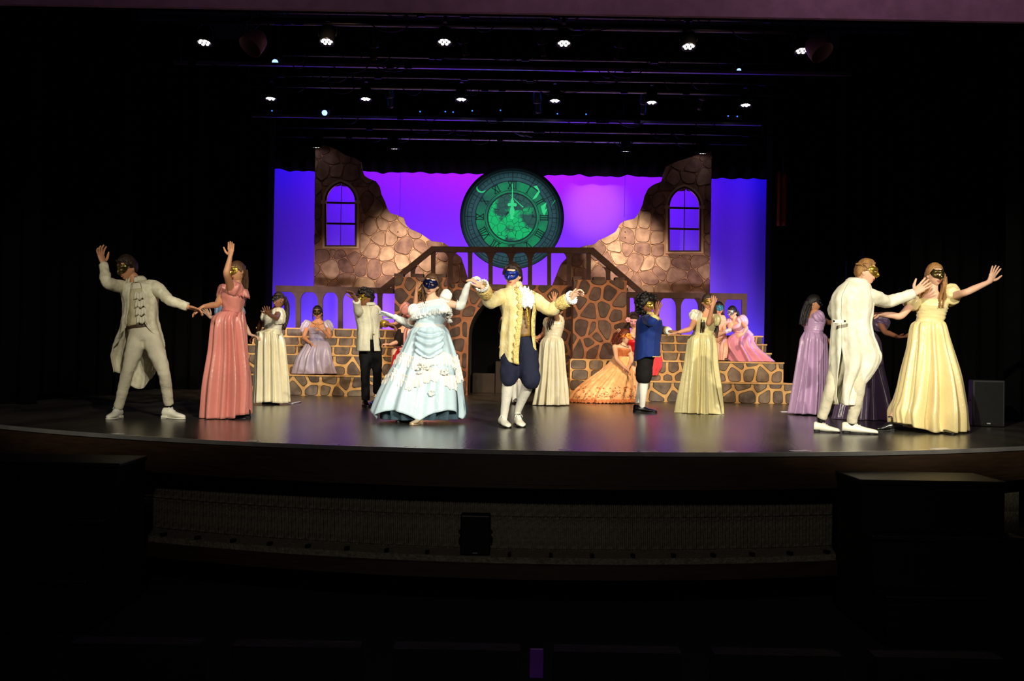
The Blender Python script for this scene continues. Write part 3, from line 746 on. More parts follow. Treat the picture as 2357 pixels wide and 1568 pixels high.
def par_can(r=.105):
    root = empty('stage_lamp', (0, 0, 0))
    prof = [(0, -.24), (.06, -.24), (.075, -.2), (r, -.16), (r, 0), (r + .006, .0), (r + .006, .02), (r - .008, .02), (r - .01, .004)]
    mb = MB(); n = 24
    for q, (rr, d) in enumerate(prof): mb.v += [V((rr*cos(2*pi*i/n), rr*sin(2*pi*i/n), -d)) for i in range(n)]
    for q in range(len(prof) - 1): mb.f += [[q*n + i, q*n + (i+1) % n, (q+1)*n + (i+1) % n, (q+1)*n + i] for i in range(n)]
    q = len(prof) - 1; mb.f.append([q*n + i for i in range(n)]); mb.m = [0] * len(mb.f)
    link('housing', fixnormals(mb.mesh('housing')), m_metal, root)
    for i in range(7):
        a = 2*pi*i/6; rr = .06 if i < 6 else 0
        link('lens', ball((rr*cos(a), rr*sin(a), -.006), (.022, .022, .012), 12, 6).mesh('lens'), m_led, root)
    link('yoke', tube([(-.12, 0, .08), (-.125, 0, .2), (0, 0, .33), (.125, 0, .2), (.12, 0, .08)], [.01] * 5, 8, 20, side=(0, 1, 0)).mesh('yoke'), m_metal, root)
    link('clamp', box((-.025, -.03, .31), (.025, .03, .40)).mesh('clamp', False), m_metal, root)
    return root
can = par_can(); first = True
ROWS = [([(470, 97), (752, 95), (1023, 96), (1298, 99), (1585, 106), (1846, 116)], 14.0, 'front row', .26, 'leftmost,second from left,third from left,third from right,second from right,rightmost'.split(',')),
        ([(623, 226), (842, 227), (1062, 228), (1277, 231), (1500, 235), (1716, 241)], 17.8, 'middle row', .12, 'leftmost,second from left,third from left,third from right,second from right,rightmost'.split(',')),
        ([(729, 338), (908, 341), (1440, 347), (1617, 352)], 20.6, 'rear row', -.16, 'leftmost,second from left,second from right,rightmost'.split(','))]
for pts, Y, rn, tilt, names in ROWS:
    for (px, py), nm in zip(pts, names):
        o = can if first else copy_tree(can)
        first = False
        o.location = W(px, py, Y); o.rotation_euler = (-tilt, 0, 0)
        tag(o, 'glowing white stage lamp, %s of the %s overhead' % (nm, rn), 'stage lamp', 'white stage lamps')
# blue profile lanterns
def lantern(px, py, Y, aimv, label, lit=True, s=1.0):
    p = W(px, py, Y); root = empty('profile_lantern', p, label, 'stage lamp', 'profile lanterns')
    d = V(aimv).normalized()
    if lit: link('lens', ball(-d * .012, .05 * s, 16, 10, basis=(d.orthogonal().normalized(), d.cross(d.orthogonal()).normalized(), d)).mesh('lens'), m_ledb, root)
    link('barrel', tube([-d*.02, -d*.2*s, -d*.22*s, -d*.34*s, -d*.5*s], [.058*s, .06*s, .085*s, .095*s, .06*s], 16, 14).mesh('barrel'), m_metal, root)
    c = -d * .28 * s; sd = d.cross(V((0, 0, 1))).normalized()
    link('yoke', tube([c + sd*.11*s, c + sd*.12*s + V((0,0,.12)), c + V((0,0,.22)), c - sd*.12*s + V((0,0,.12)), c - sd*.11*s], [.009]*5, 8, 18).mesh('yoke'), m_metal, root)
    link('clamp', box((c.x - .02, c.y - .02, c.z + .21), (c.x + .02, c.y + .02, c.z + .30)).mesh('clamp', False), m_metal, root)
    link('hanging_rod', tube([(c.x, c.y, c.z + .28), (c.x, c.y, 7.99 - p.z)], [.009, .009], 6).mesh('hanging_rod'), m_metal, root)
    return root
lantern(633, 144, 16.0, (.1, -1, -.45), 'blue lit lantern below the front row, left side')
lantern(747, 260, 18.2, (.1, -1, -.45), 'blue lit lantern below the middle row, left side')
lantern(1701, 163, 16.0, (-.1, -1, -1.2), 'small blue lit lantern below the front row, right side', s=.7)
for i, (px, py, Y, lab) in enumerate(((1075, 130, 15.6, 'dark unlit lantern hanging left of centre under the front row'), (1254, 132, 15.6, 'dark unlit lantern hanging right of centre under the front row'),
        (1240, 262, 18.4, 'dark unlit lantern hanging above the clock'), (900, 250, 18.4, 'dark unlit lantern hanging above the left wall flat'), (1480, 265, 18.4, 'dark unlit lantern hanging above the right wall flat'),
        (860, 140, 15.6, 'dark unlit lantern between the second and third front lamps'), (1420, 140, 15.6, 'dark unlit lantern between the fourth and fifth front lamps'),
        (1610, 255, 18.4, 'dark unlit lantern near the right end of the blue bar'))):
    lantern(px, py, Y, (.25 - .06 * i, .6, -1), lab, lit=False)
lantern(1228, 313, 20.0, (1, -.2, -.3), 'small lantern edged in blue light just above the clock', lit=False, s=.8)
# scoop floods beside the bars
m_scoop = mat('scoop_mauve', (150, 105, 118), rough=.6)
def scoop(px, py, sg, label):
    p = W(px, py, 13.6); mb = MB(); n = 24
    root = empty('scoop_flood', p, label, 'stage lamp', 'scoop floods')
    prof = [(.17, -.16), (.165, -.06), (.14, .05), (.08, .12), (.03, .14)]
    for rr, z in prof: mb.v += [V((rr*cos(2*pi*i/n), rr*sin(2*pi*i/n), z)) for i in range(n)]
    for q in range(len(prof) - 1): mb.f += [[q*n + i, q*n + (i+1) % n, (q+1)*n + (i+1) % n, (q+1)*n + i] for i in range(n)]
    mb.m = [0]*len(mb.f); o = link('reflector', mb.mesh('reflector'), m_scoop, root); o.rotation_euler = (-.5, sg * .5, 0)
    s = o.modifiers.new('t', 'SOLIDIFY'); s.thickness = .006
    link('yoke', tube([(-.18, 0, .0), (-.16, 0, .22), (0, 0, .34), (.16, 0, .22), (.18, 0, 0)], [.01]*5, 8, 18).mesh('yoke'), m_metal, root)
    link('hanging_rod', tube([(0, 0, .33), (0, 0, 7.99 - p.z)], [.009, .009], 6).mesh('hanging_rod'), m_metal, root)
scoop(590, 92, 1, 'mauve scoop flood hanging beside the leftmost front lamp')
scoop(1878, 105, -1, 'mauve scoop flood hanging beside the rightmost front lamp')

# ------------------------------------------------------------------ small stage things
m_box = mat('speaker_black', (4, 4, 4), rough=.5); m_grille = mat('speaker_grille', (5, 5, 5), rough=.8, bump=.6, bscale=200)
def speaker(name, c, w, d, h, label, rz=0):
    root = empty(name, c, label, 'speaker'); root.rotation_euler = (0, 0, rz)
    bevel(link('cabinet', box((-w/2, -d/2, 0), (w/2, d/2, h)).mesh('cabinet', False), m_box, root), .015)
    g = link('grille', box((-w*.43, -d/2 - .012, h*.04), (w*.43, -d/2, h*.96)).mesh('grille', False), m_grille, root)
    for s in (-1, 1): link('handle', tube([(s*w*.5, -.06, h*.55), (s*w*.53, 0, h*.55), (s*w*.5, .06, h*.55)], [.012]*3, 8).mesh('handle'), m_metal, root)
    link('badge', box((-.02, -d/2 - .016, h*.06), (.02, -d/2 - .011, h*.085)).mesh('badge', False), m_edge, root)
sp = G(2288, 984); speaker('loudspeaker', V((sp.x, sp.y + .2, .004)), .36, .36, .56, 'black loudspeaker standing at the right edge of the stage', -.3)
lb = W(1097, 1268, 8.5); speaker('pit_speaker', V((lb.x, lip(lb.x, LR - .1) + .02, -.858)), .245, .16, .325, 'small black speaker box against the pit wall', 0)
def stepbox(x0, x1, y0, y1, zt, label):
    root = empty('access_steps', ((x0 + x1)/2, (y0 + y1)/2, -1.3), label, 'steps')
    for i in range(3):
        zz = -1.3 + (zt + 1.3) * (3 - i) / 3
        o = link('tread', box((x0, y0 - .28 * i, zz - .04), (x1, y0 - .28 * i + (y1 - y0 if i == 0 else .3), zz)).mesh('tread', False, root.location), m_box, root); bevel(o, .008)
        link('riser', box((x0 + .02, y0 - .28*i + .02, -1.3), (x1 - .02, y0 - .28*i + (y1 - y0 if i == 0 else .3), zz - .04)).mesh('riser', False, root.location), m_box, root)
a = W(1965, 1100, 7.9); b = W(2300, 1100, 7.9); stepbox(a.x, b.x, 7.75, 8.35, W(2130, 1098, 8.0).z, 'black box steps below the right end of the stage')
a = W(-60, 1060, 7.9); b = W(292, 1060, 7.9); stepbox(a.x, b.x, 7.75, 8.35, W(130, 1056, 8.0).z, 'black box steps below the left end of the stage')
m_tape = mat('white_tape', (235, 230, 240), rough=.3)
for i, (px, py, w_, lab) in enumerate(((269, 999, .08, 'white tape mark at the far left of the stage edge'), (582, 1015, .09, 'white tape mark on the stage edge below the pink gown'),
        (757, 1023, .16, 'white tape mark on the stage edge left of the blue gown'), (943, 1030, .1, 'white tape mark on the stage edge below the blue gown'),
        (1301, 1035, .1, 'white tape mark on the stage edge right of the prince'), (1492, 1039, .15, 'white tape mark on the stage edge below the blue coat man'),
        (1678, 1040, .14, 'white tape mark on the stage edge below the gold gown'), (1842, 1038, .17, 'white tape mark on the stage edge below the lavender gown'), (2165, 1033, .2, 'white tape mark at the far right of the stage edge'))):
    p = G(px, py); a = math.asin((p.x - LC[0]) / LR)
    p.y = max(p.y, lip(p.x) + .12)
    o = link('tape_mark', box((-w_/2, -.045, 0), (w_/2, .045, .0012)).mesh('tape_mark', False), m_tape); o.location = (p.x, p.y, .001); o.rotation_euler = (0, 0, a + .1)
    tag(o, lab, 'tape mark', 'tape marks along the stage edge')
a, b, c, d = G(648, 921), G(660, 929), G(672, 931), G(692, 927)
mb = tube([V((q.x, q.y, .008)) for q in (a, b, c)], [.006]*3, 8, 14); tube([V((c.x, c.y, .012)), V((d.x, d.y, .012))], [.012, .012], 8, 6, mb=mb)
wd_ = link('wand', mb.mesh('wand', off=V((c.x, c.y, 0))), m_tape); wd_.location = (c.x, c.y, 0); tag(wd_, 'thin white cord lying on the floor beside the cream gown', 'cord')
a = G(1805, 949); o = link('tape_mark', box((-.05, -.03, 0), (.05, .03, .012)).mesh('tape_mark', False), m_tape); o.location = (a.x, a.y, .001); tag(o, 'small white strip on the floor left of the lavender gown', 'tape mark')
# purple panel low in the dark auditorium, on the back of a seat
m_seat = cloth('seat_upholstery', (14, 10, 18)); m_purple = mat('purple_card', (96, 40, 150), rough=.5)
seat0 = None
for i in range(6):
    px = 330 + 362 * i; p = W(px, 1500, 4.0)
    if seat0 is None:
        seat0 = empty('auditorium_seat', (0, 0, 0))
        link('backrest', bevel(link('seat_back', box((-.25, -.05, .42), (.25, .05, .92)).mesh('seat_back', False), m_seat), .04, 3).data, m_seat, seat0); bpy.data.objects.remove(bpy.data.objects['seat_back'])
        bevel(link('cushion', box((-.24, .05, .40), (.24, .48, .50)).mesh('cushion', False), m_seat, seat0), .03)
        for s in (-1, 1): bevel(link('armrest', box((s*.27 - .03, -.02, .0), (s*.27 + .03, .42, .62)).mesh('armrest', False), m_box, seat0), .01)
        o = seat0
    else: o = copy_tree(seat0)
    o.location = (p.x, 3.95, -1.298)
    tag(o, 'dark upholstered auditorium seat in the unlit front row, ' + ('leftmost', 'second from left', 'left of the purple card', 'right of the purple card', 'second from right', 'rightmost')[i], 'seat', 'auditorium seats')
pp = W(1235, 1528, 3.88)
o = link('card', box((-.027, -.004, -.058), (.027, .004, .058)).mesh('card', False), m_purple); o.location = (pp.x, 3.885, pp.z); bevel(o, .006)
tag(o, 'small upright purple card on the back of a dark seat', 'card')
spot('card_spill', (pp.x + .2, 1.0, 1.5), pp, (.5, .3, 1), 1.5, 5, .5, .02)
# ------------------------------------------------------------------ people
SKIN = {'light': mat('skin_light', (226, 178, 150), rough=.5, var=.05, spec=.4), 'tan': mat('skin_tan', (200, 142, 106), rough=.5, var=.05, spec=.4),
        'brown': mat('skin_brown', (142, 92, 66), rough=.48, var=.05, spec=.4)}
m_lips = mat('lips', (176, 78, 74), rough=.4); m_lips_red = mat('lips_red', (190, 28, 36), rough=.35)
m_teeth = mat('teeth', (238, 232, 220), rough=.35); m_eye = mat('eye_dark', (40, 30, 26), rough=.2)
def hair_mat(name, rgb): return mat(name, rgb, rough=.42, var=.3, scale=20, stretch=(1, 1, .25), bump=.5, bscale=120)
H_BLACK = hair_mat('hair_black', (22, 17, 15)); H_DARK = hair_mat('hair_dark_brown', (44, 28, 20)); H_BROWN = hair_mat('hair_brown', (84, 56, 34))
H_BLOND = hair_mat('hair_dark_blond', (150, 108, 60)); H_AUBURN = hair_mat('hair_auburn', (96, 38, 22))
M_GOLD = mat('mask_gold', (196, 160, 66), rough=.25, metal=.85, var=.2, scale=30); M_BLACKG = mat('mask_black_glitter', (22, 22, 28), rough=.25, metal=.4, var=.5, scale=60, bump=.4, bscale=120)
M_BLUE = mat('mask_blue', (18, 44, 140), rough=.22, metal=.35, var=.3, scale=40, bump=.3, bscale=90); M_NAVY = mat('mask_navy', (16, 22, 60), rough=.25, metal=.3, var=.5, scale=40)
M_SILVER = mat('mask_silver', (170, 176, 184), rough=.22, metal=.85, var=.25, scale=30); M_BRONZE = mat('mask_bronze', (96, 84, 48), rough=.25, metal=.85, var=.5, scale=40)
M_PINK = mat('mask_pink', (220, 160, 176), rough=.4, var=.1); M_ORANGE = mat('mask_orange', (236, 140, 40), rough=.5, var=.2)
M_AQUA = mat('mask_aqua', (60, 150, 190), rough=.3, metal=.4, var=.3)
def smst(a, b, x):
    t = max(0., min(1., (x - a) / (b - a))); return t * t * (3 - 2 * t)
def head_local(d, mouth=0.):
    x, y, z = .076 * d.x, .094 * d.y, .117 * d.z
    if z < 0:
        t = -z / .117
        x *= 1 - .26 * t ** 1.7
        y *= (1 - .06 * t) if y > 0 else (1 - .5 * t)
    if d.y > 0:
        fr = smst(.1, .5, d.y)
        y += fr * (.021 * exp(-(x / .011) ** 2) * exp(-((z + .026) / (.012 if z < -.026 else .024)) ** 2)
                   + .006 * exp(-((z - .028) / .012) ** 2)
                   - .009 * exp(-(((abs(x) - .031) / .015) ** 2 + ((z - .008) / .011) ** 2))
                   + .003 * exp(-(x / .026) ** 2 - ((z + .064) / .016) ** 2)
                   + .008 * exp(-(x / .02) ** 2 - ((z + .1) / .014) ** 2)
                   - .006 * mouth * exp(-(x / .02) ** 2 - ((z + .066) / .008) ** 2))
    return V((x, y, z))
def sdir(az, el): return V((sin(az) * cos(el), cos(az) * cos(el), sin(el)))
K1 = (190, 520, 3.266); K2 = (540, 620, 4.612); K3 = (820, 590, 3.733); K4 = (1200, 620, 4.4806); K5 = (1400, 620, 4.3545); K6 = (1780, 560, 3.336); K0 = (0, 0, 1)
class Person:
    def __init__(s, K, Y, foot, label, skin='light', sc=1.0, z0=0.):
        s.K, s.Y, s.sc, s.z0 = K, Y, sc, z0
        b = s.p(*foot); s.base = V((b.x, Y, z0))
        s.root = empty('person', s.base, label, 'person')
        s.skin = SKIN[skin]; s.flesh = MB(); s.extra = MB(); s.parts = {}
    def p(s, cx, cy, dy=0.):
        return W(s.K[0] + cx / s.K[2], s.K[1] + cy / s.K[2], s.Y + dy)
    def part(s, name, mb, m_, parent=None, smooth=True, solid=0., fix=False):
        me = mb.mesh(name, smooth, s.base)
        if fix: fixnormals(me)
        o = link(name, me, m_, parent or s.root)
        if solid:
            q = o.modifiers.new('thickness', 'SOLIDIFY'); q.thickness = solid; q.offset = 1
        return o
    # ---- torso
    RF = [(-.16, .135, .10, 0), (0, .168, .118, -.01), (.2, .150, .105, 0), (.40, .122, .092, .0), (.55, .132, .10, .008), (.70, .146, .118, .018), (.80, .150, .108, .012), (.90, .152, .085, 0), (.97, .115, .066, -.01), (1.05, .052, .052, 0)]
    RM = [(-.16, .140, .10, 0), (0, .166, .118, -.01), (.2, .155, .11, 0), (.40, .150, .106, .0), (.55, .160, .114, .005), (.70, .176, .122, .010), (.80, .182, .116, .006), (.90, .180, .095, 0), (.97, .135, .074, -.01), (1.05, .060, .060, 0)]
    def torso(s, hip, neck, yaw, fem=True, k=1.0, tilt=0.):
        s.tilt = radians(tilt)
        s.hip = s.p(*hip); s.neck = s.p(*neck); a = radians(yaw); s.fem = fem; s.tk = k * s.sc
        up = (s.neck - s.hip); s.tl = up.length; s.up = up.normalized()
        r = V((cos(a), sin(a), 0)); r = (r - s.up * r.dot(s.up)).normalized()
        s.r = r; s.f = r.cross(s.up).normalized()
        if s.f.dot(V((sin(a), -cos(a), 0))) < 0: s.f = -s.f
        s.flesh.join(s.tloft(-.16, 1.05, 0, 14))
    def tring(s, t):
        R = s.RF if s.fem else s.RM
        for (a, b) in zip(R, R[1:]):
            if t <= b[0] or b is R[-1]:
                u = smst(0, 1, (t - a[0]) / (b[0] - a[0])) if False else max(0, min(1, (t - a[0]) / (b[0] - a[0])))
                return tuple(p + (q - p) * u for p, q in zip(a[1:], b[1:]))
    def tpt(s, t, th, grow=0.):
        w, d, fo = s.tring(t); w = w * s.tk + grow; d = d * s.tk + grow
        c = s.hip + s.up * (s.tl * t) + s.f * fo
        r = s.r
        if s.tilt:
            q = s.tilt * smst(.45, .9, t); r = s.r * cos(q) + s.up * sin(q)
        return c + r * (w * cos(th)) + s.f * (d * sin(th))
    def tloft(s, t0, t1, grow, n=16, seg=40, wr=0., seed=0, flow=None, ruch=0.):
        mb = MB(); fs = []
        for i in range(n):
            t = t0 + (t1 - t0) * i / (n - 1)
            for j in range(seg):
                th = 2 * pi * j / seg
                tt = t
                if flow and i == n - 1: tt = t + flow(th)
                g = grow + (ruch * sin(i * 2.6 + 2 * noise.noise(V((cos(th) * 2, sin(th) * 2, i * .2)))) if ruch else 0)
                p = s.tpt(tt, th, g)
                if wr:
                    q = p * 13 + V((seed, 0, seed)); p = p + (s.r * cos(th) + s.f * sin(th)) * wr * (noise.noise(q) + .5 * noise.noise(q * 2.2))
                mb.v.append(p)
        for i in range(n - 1):
            for j in range(seg):
                k = (j + 1) % seg; fs.append((i*seg + j, i*seg + k, (i+1)*seg + k, (i+1)*seg + j))
        mb.f += [list(f) for f in fs]
        mb.f.append(list(range(seg))[::-1]); mb.f.append([(n-1)*seg + j for j in range(seg)])
        mb.m = [0] * len(mb.f); return mb
    def bodice(s, name, m_, t0=.28, t1=.80, grow=.012, wr=.004, ruch=0., parent=None, seed=0, n=18, smooth=3):
        mb = s.tloft(t0, t1, grow, n, 56, wr, seed, ruch=ruch)
        return s.part(name, mb, m_, parent, fix=True)
    # ---- limbs
    def reach(s, p0, c, L, sign):
        L *= s.sc; Y0 = p0.y
        pt = W(s.K[0] + c[0] / s.K[2], s.K[1] + c[1] / s.K[2], Y0); l = (pt - p0).length
        if l >= L or sign == 0: return pt
        dy = sign * sqrt(L * L - l * l)
        for _ in range(3):
            pt = W(s.K[0] + c[0] / s.K[2], s.K[1] + c[1] / s.K[2], Y0 + dy)
            l2 = (V((pt.x, 0, pt.z)) - V((p0.x, 0, p0.z))).length
            dy = sign * sqrt(max(L * L - l2 * l2, 0))
        return pt
    def arm(s, sh, el, wr, tip, sg=(0, 0, 0), palm=(0, -1, 0), thumb=1, curl=.25, spread=.12, key='a', hand=True, sk=True, hk=1.0):
        S = s.p(*sh); E = s.reach(S, el, .28, sg[0]); Wr = s.reach(E, wr, .25, sg[1]); T = s.reach(Wr, tip, .18, sg[2])
        k = s.sc * (1.0 if s.fem else 1.14)
        s.flesh.join(tube([S, S.lerp(E, .5), E, E.lerp(Wr, .35), Wr], [.047*k, .043*k, .038*k, .037*k, .025*k], 12, 22))
        ball(S, .052 * k, 12, 8, s.flesh); tube([S, s.neck - s.up * .06], [.046 * k, .05 * k], 10, 6, mb=s.flesh)
        s.parts[key] = (S, E, Wr, T)
        if hand: s.hand(Wr, T, palm, thumb, curl, spread, k * hk)
        return S, E, Wr, T
    def hand(s, Wr, T, palm, thumb, curl, spread, k, fm=None):
        d = (T - Wr).normalized(); n = V(palm); n = (n - d * n.dot(d))
        if n.length < .05: n = d.orthogonal()
        n.normalize(); sd = d.cross(n) * thumb
        F = fm[0] if fm else s.flesh; X = fm[1] if fm else s.extra
        tube([Wr - d*.01, Wr + d*.03*k, Wr + d*.065*k, Wr + d*.092*k], [(.026*k, .02*k), (.034*k, .018*k), (.041*k, .016*k), (.038*k, .012*k)], 12, 10, side=sd, mb=F)
        for i, (o, L) in enumerate(((.030, .074), (.011, .084), (-.009, .078), (-.028, .062))):
            b = Wr + d * (.085 * k) + sd * (o * k); a = spread * (1.5 - i) * 1.0
            dd = (d * cos(a) + sd * sin(a)).normalized(); pts = [b - dd * .012]; q = b; c = curl * (1 + .12 * i)
            for j in range(3):
                ang = c * (j + .6); v = dd * cos(ang) + n * sin(ang); q = q + v * (L * k * (.42, .33, .25)[j]); pts.append(q)
            tube(pts, [.0092*k, .009*k, .0082*k, .0062*k], 8, 12, mb=X)
        b = Wr + d*.025*k + sd*.026*k; v1 = (d*.62 + sd*.78 + n*.15).normalized(); v2 = (d*.85 + sd*.45 + n*.3*curl).normalized()
        tube([b, b + v1*.035*k, b + v1*.04*k + v2*.028*k, b + v1*.042*k + v2*.056*k], [.015*k, .0125*k, .010*k, .007*k], 8, 12, mb=X)
    def leg(s, hp, kn, an, foot=True):
        H, Kn, An = hp, kn, an; k = s.sc
        s.flesh.join(tube([H, H.lerp(Kn, .5), Kn, Kn.lerp(An, .3), An], [.082*k, .07*k, .052*k, .053*k, .033*k], 12, 20))
    def legs_down(s):
        for q in (-1, 1):
            h = s.hip + s.r * (.06 * q); f = V((h.x, h.y, s.z0 + .09)); m = (h + f) * .5
            s.flesh.join(tube([h, h.lerp(m, .5), m, m.lerp(f, .3), f], [.075, .06, .045, .046, .032], 12, 20))
    # ---- head
    def head(s, c, yaw, pitch=0, tilt=0, size=1.0, mouth=0., lips=True, lipmat=None, smile=.0, teeth=False):
        C = s.p(*c); y = radians(yaw); ph = radians(pitch); tl = radians(tilt)
        f = V((sin(y) * cos(ph), -cos(y) * cos(ph), -sin(ph))); r = V((cos(y), sin(y), 0)); u = f.cross(r)
        q = Matrix.Rotation(tl, 3, f); r = q @ r; u = q @ u
        s.hd = (C, r, f, u, size * s.sc); n, m_ = 52, 44; mb = s.extra; vs = []; fs = []
        for i in range(m_ + 1):
            el = -pi / 2 + pi * i / m_
            for j in range(n): vs.append(s.hp(sdir(2 * pi * j / n, el), 0, mouth))
        for i in range(m_):
            for j in range(n): fs.append((i*n + j, (i+1)*n + j, (i+1)*n + (j+1) % n, i*n + (j+1) % n))
        mb.add(vs, fs)
        for sg in (-1, 1):
            e = C + r * (sg * .075 * size * s.sc) - f * .005 - u * .006
            ball(e, (.009, .02, .031), 10, 8, mb, basis=(r, f, u)); ball(e + r * sg * .006 - f * .004, (.008, .014, .022), 8, 6, mb, basis=(r, f, u))
        tube([s.neck - s.up * .05, s.neck.lerp(C, .35), C - u * .06 * size - f * .012], [(.062 if s.fem else .070) * s.sc, (.048 if s.fem else .058) * s.sc, (.05 if s.fem else .058) * s.sc], 14, 10, mb=s.flesh)
        if lips:
            lm = MB(); k = 14
            for (z0, z1, up) in ((-.0590, -.0632, 1), (-.0652 - .006*mouth, -.0705 - .007*mouth, 0)):
                a = []; 
                for i in range(k + 1):
                    x = -1 + 2 * i / k; w = .36 * (1 - .0); az = x * .42; cv = smile * .009 * x * x
                    th = sqrt(max(1 - x * x, 0))
                    for zz in (((z0 + z1) / 2 + (z0 - z1) / 2 * th + cv), ((z0 + z1) / 2 - (z0 - z1) / 2 * th + cv)):
                        a.append(s.hp(sdir(az, math.asin(max(-1, min(1, zz / .117)))), .0022, mouth))
                lm.add(a, [(2*i, 2*i + 1, 2*i + 3, 2*i + 2) for i in range(k)])
            s.part('lips', lm, lipmat or m_lips, solid=.002)
        if teeth:
            tm = MB(); a = []
            for i in range(9):
                x = -1 + 2 * i / 8; az = x * .36; th = sqrt(max(1 - x*x*.9, 0))
                for zz in (-.0622, -.0622 - (.004 + .004 * mouth) * th): a.append(s.hp(sdir(az, math.asin((zz + smile*.008*x*x) / .117)), .0022, mouth * .6))
            tm.add(a, [(2*i, 2*i + 1, 2*i + 3, 2*i + 2) for i in range(8)]); s.part('teeth', tm, m_teeth, solid=.001)
        for sg in (-1, 1):
            e = s.hp(sdir(sg * .36, .07), -.004)
            s.part('eye', ball(e, (.012, .006, .007), 10, 6, basis=(r, f, u)), m_eye)
    def hp(s, d, off=0., mouth=0.):
        C, r, f, u, k = s.hd; q = head_local(d, mouth); q = q + q.normalized() * off
        return C + (r * q.x + f * q.y + u * q.z) * k
    def mask(s, m_, top=26, side=70, trim=None, gem=None, low=0, parent=None, holes=True, peak=0, ribbon=True):
        n, m2 = 54, 16; mb = MB(); idx = {}
        for i in range(n + 1):
            az = radians(side) * (-1 + 2 * i / n); x = abs(az) / radians(side)
            hi = radians(top) * (1 - .15 * x) + radians(6) * exp(-((x - .75) / .2) ** 2) - radians(5) * exp(-(x / .12) ** 2) + radians(peak) * exp(-(x / .15) ** 2)
            lo = radians(-17 - low) + radians(10) * x ** 2 - radians(7) * exp(-(x / .16) ** 2) + radians(16) * x ** 5
            for j in range(m2 + 1):
                el = lo + (hi - lo) * j / m2
                mb.v.append(s.hp(sdir(az, el), .007 + .003 * exp(-(x / .12) ** 2)))
        for i in range(n):
            for j in range(m2):
                a = i*(m2+1) + j; az = degrees_(radians(side) * (-1 + 2 * (i + .5) / n))
                xc = abs(az); vmid = (mb.v[a] + mb.v[a + m2 + 2]) / 2; C, r, f, u, k = s.hd; z = (vmid - C).dot(u) / k
                if holes and ((xc - 23) / 9.5) ** 2 + ((z - .009) / .0095) ** 2 < 1: continue
                mb.f.append([a, a + m2 + 1, a + m2 + 2, a + 1]); mb.m.append(0)
        o = s.part('mask', mb, m_, solid=.003)
        if ribbon:
            pts = [s.hp(sdir(radians(a), .12), .006) for a in range(64, 297, 12)]
            s.part('ribbon', tube(pts, [(.004, .0025)] * len(pts), 6, 30), M_BLACKG, o)
        if trim:
            pts = [mb.v[i*(m2+1) + m2] for i in range(0, n + 1, 2)]
            s.part('trim', tube(pts, [.0035] * len(pts), 6, 50), trim, o)
        if gem:
            s.part('gem', ball(s.hp(sdir(0, radians(top + peak - 4)), .014), .009, 10, 8), gem, o)
        return o
    def hair(s, m_, thick=.014, nz=.006, freq=30, hl=.060, sideburn=.0, back=-.08, extra=None, parts_=None, name='hair'):
        mb = MB(); n, m2 = 60, 40; C, r, f, u, k = s.hd
        for i in range(m2 + 1):
            el = -pi / 2 + pi * i / m2
            for j in range(n):
                az = 2 * pi * j / n; d = sdir(az, el); q = head_local(d); a = az if az <= pi else 2 * pi - az; a = a * 180 / pi
                h = hl if a < 45 else (hl + (sideburn - hl) * (a - 45) / 40 if a < 85 else (sideburn + (back - sideburn) * smst(85, 135, a)))
                w = smst(h - .008, h + .012, q.z)
                qq = d * freq * .1; st = noise.noise(V((d.x * freq, d.y * freq, d.z * freq * .35)))
                mb.v.append(s.hp(d, -.012 + w * (.012 + thick + nz * st)))
        for i in range(m2):
            for j in range(n): mb.f.append([i*n + j, (i+1)*n + j, (i+1)*n + (j+1) % n, i*n + (j+1) % n]); mb.m.append(0)
        if extra: mb.join(extra)
        return s.part(name, mb, m_)
    def locks(s, paths, r0=.018, r1=.006, num=5, jit=.018, seed=0, wave=.0, flat=.6):
        "strands following crop-pixel polylines [(cx,cy,dy),...]"
        R = random.Random(seed); mb = MB()
        for path in paths:
            P = [s.p(*q) for q in path]
            for i in range(num):
                o = V((R.uniform(-jit, jit), R.uniform(-jit, jit), 0)); k = len(P)
                pts = []
                for j, q in enumerate(P):
                    w = o * (1 + .5 * j / k) + V((R.uniform(-wave, wave), R.uniform(-wave, wave), R.uniform(-wave, wave)))
                    pts.append(q + w)
                e = R.uniform(.85, 1.0); pts[-1] = pts[-2].lerp(pts[-1], e)
                tube(pts, [(r0 * (1 - j / (k - 1)) + r1 * j / (k - 1), flat * (r0 * (1 - j / (k - 1)) + r1 * j / (k - 1))) for j in range(k)], 7, k * 6, mb=mb)
        return mb
    # ---- clothes
    def shell(s, name, m_, levels, pleat=(14, .0, .06), seg=132, rings=40, gap=None, gapdir=-90, hem=None, solid=.005, seed=0, wr=0., parent=None, floor_=None, gather=0., ratio=.72, tw=0., grow=.034, body=True, coatd=.2):
        Ls = []
        for L in levels:
            cy, xl, xr = L[:3]; dy = L[3] if len(L) > 3 else 0; rt = L[4] if len(L) > 4 else ratio
            a = s.p(xl, cy, dy); b = s.p(xr, cy, dy); c = (a + b) / 2
            hw = (b - a).length / 2; bd = hw * rt
            if hasattr(s, 'hip') and body:
                h = (c.z - s.hip.z) / max(s.tl * s.up.z, .05)
                if name == 'skirt': grow = .055
                if -.2 < h < .99:
                    w, d, _ = s.tring(max(h, 0)); w = w * s.tk + grow; d = d * s.tk + grow + .018
                    bd = max(bd, sqrt((w * s.r.y) ** 2 + (d * s.r.x) ** 2)); hw = max(hw, sqrt((w * s.r.x) ** 2 + (d * s.r.y) ** 2) * .97)
                    ax = s.hip + s.up * (s.tl * max(h, 0)); c.y += (ax.y - s.Y) if not dy else 0
                elif h <= -.2: bd = max(bd, .19)
                if not s.fem and -.7 < h < .3: bd = max(bd, coatd)
            Ls.append((c.x, c.y, c.z, hw, bd, (b.z - a.z) / 2))
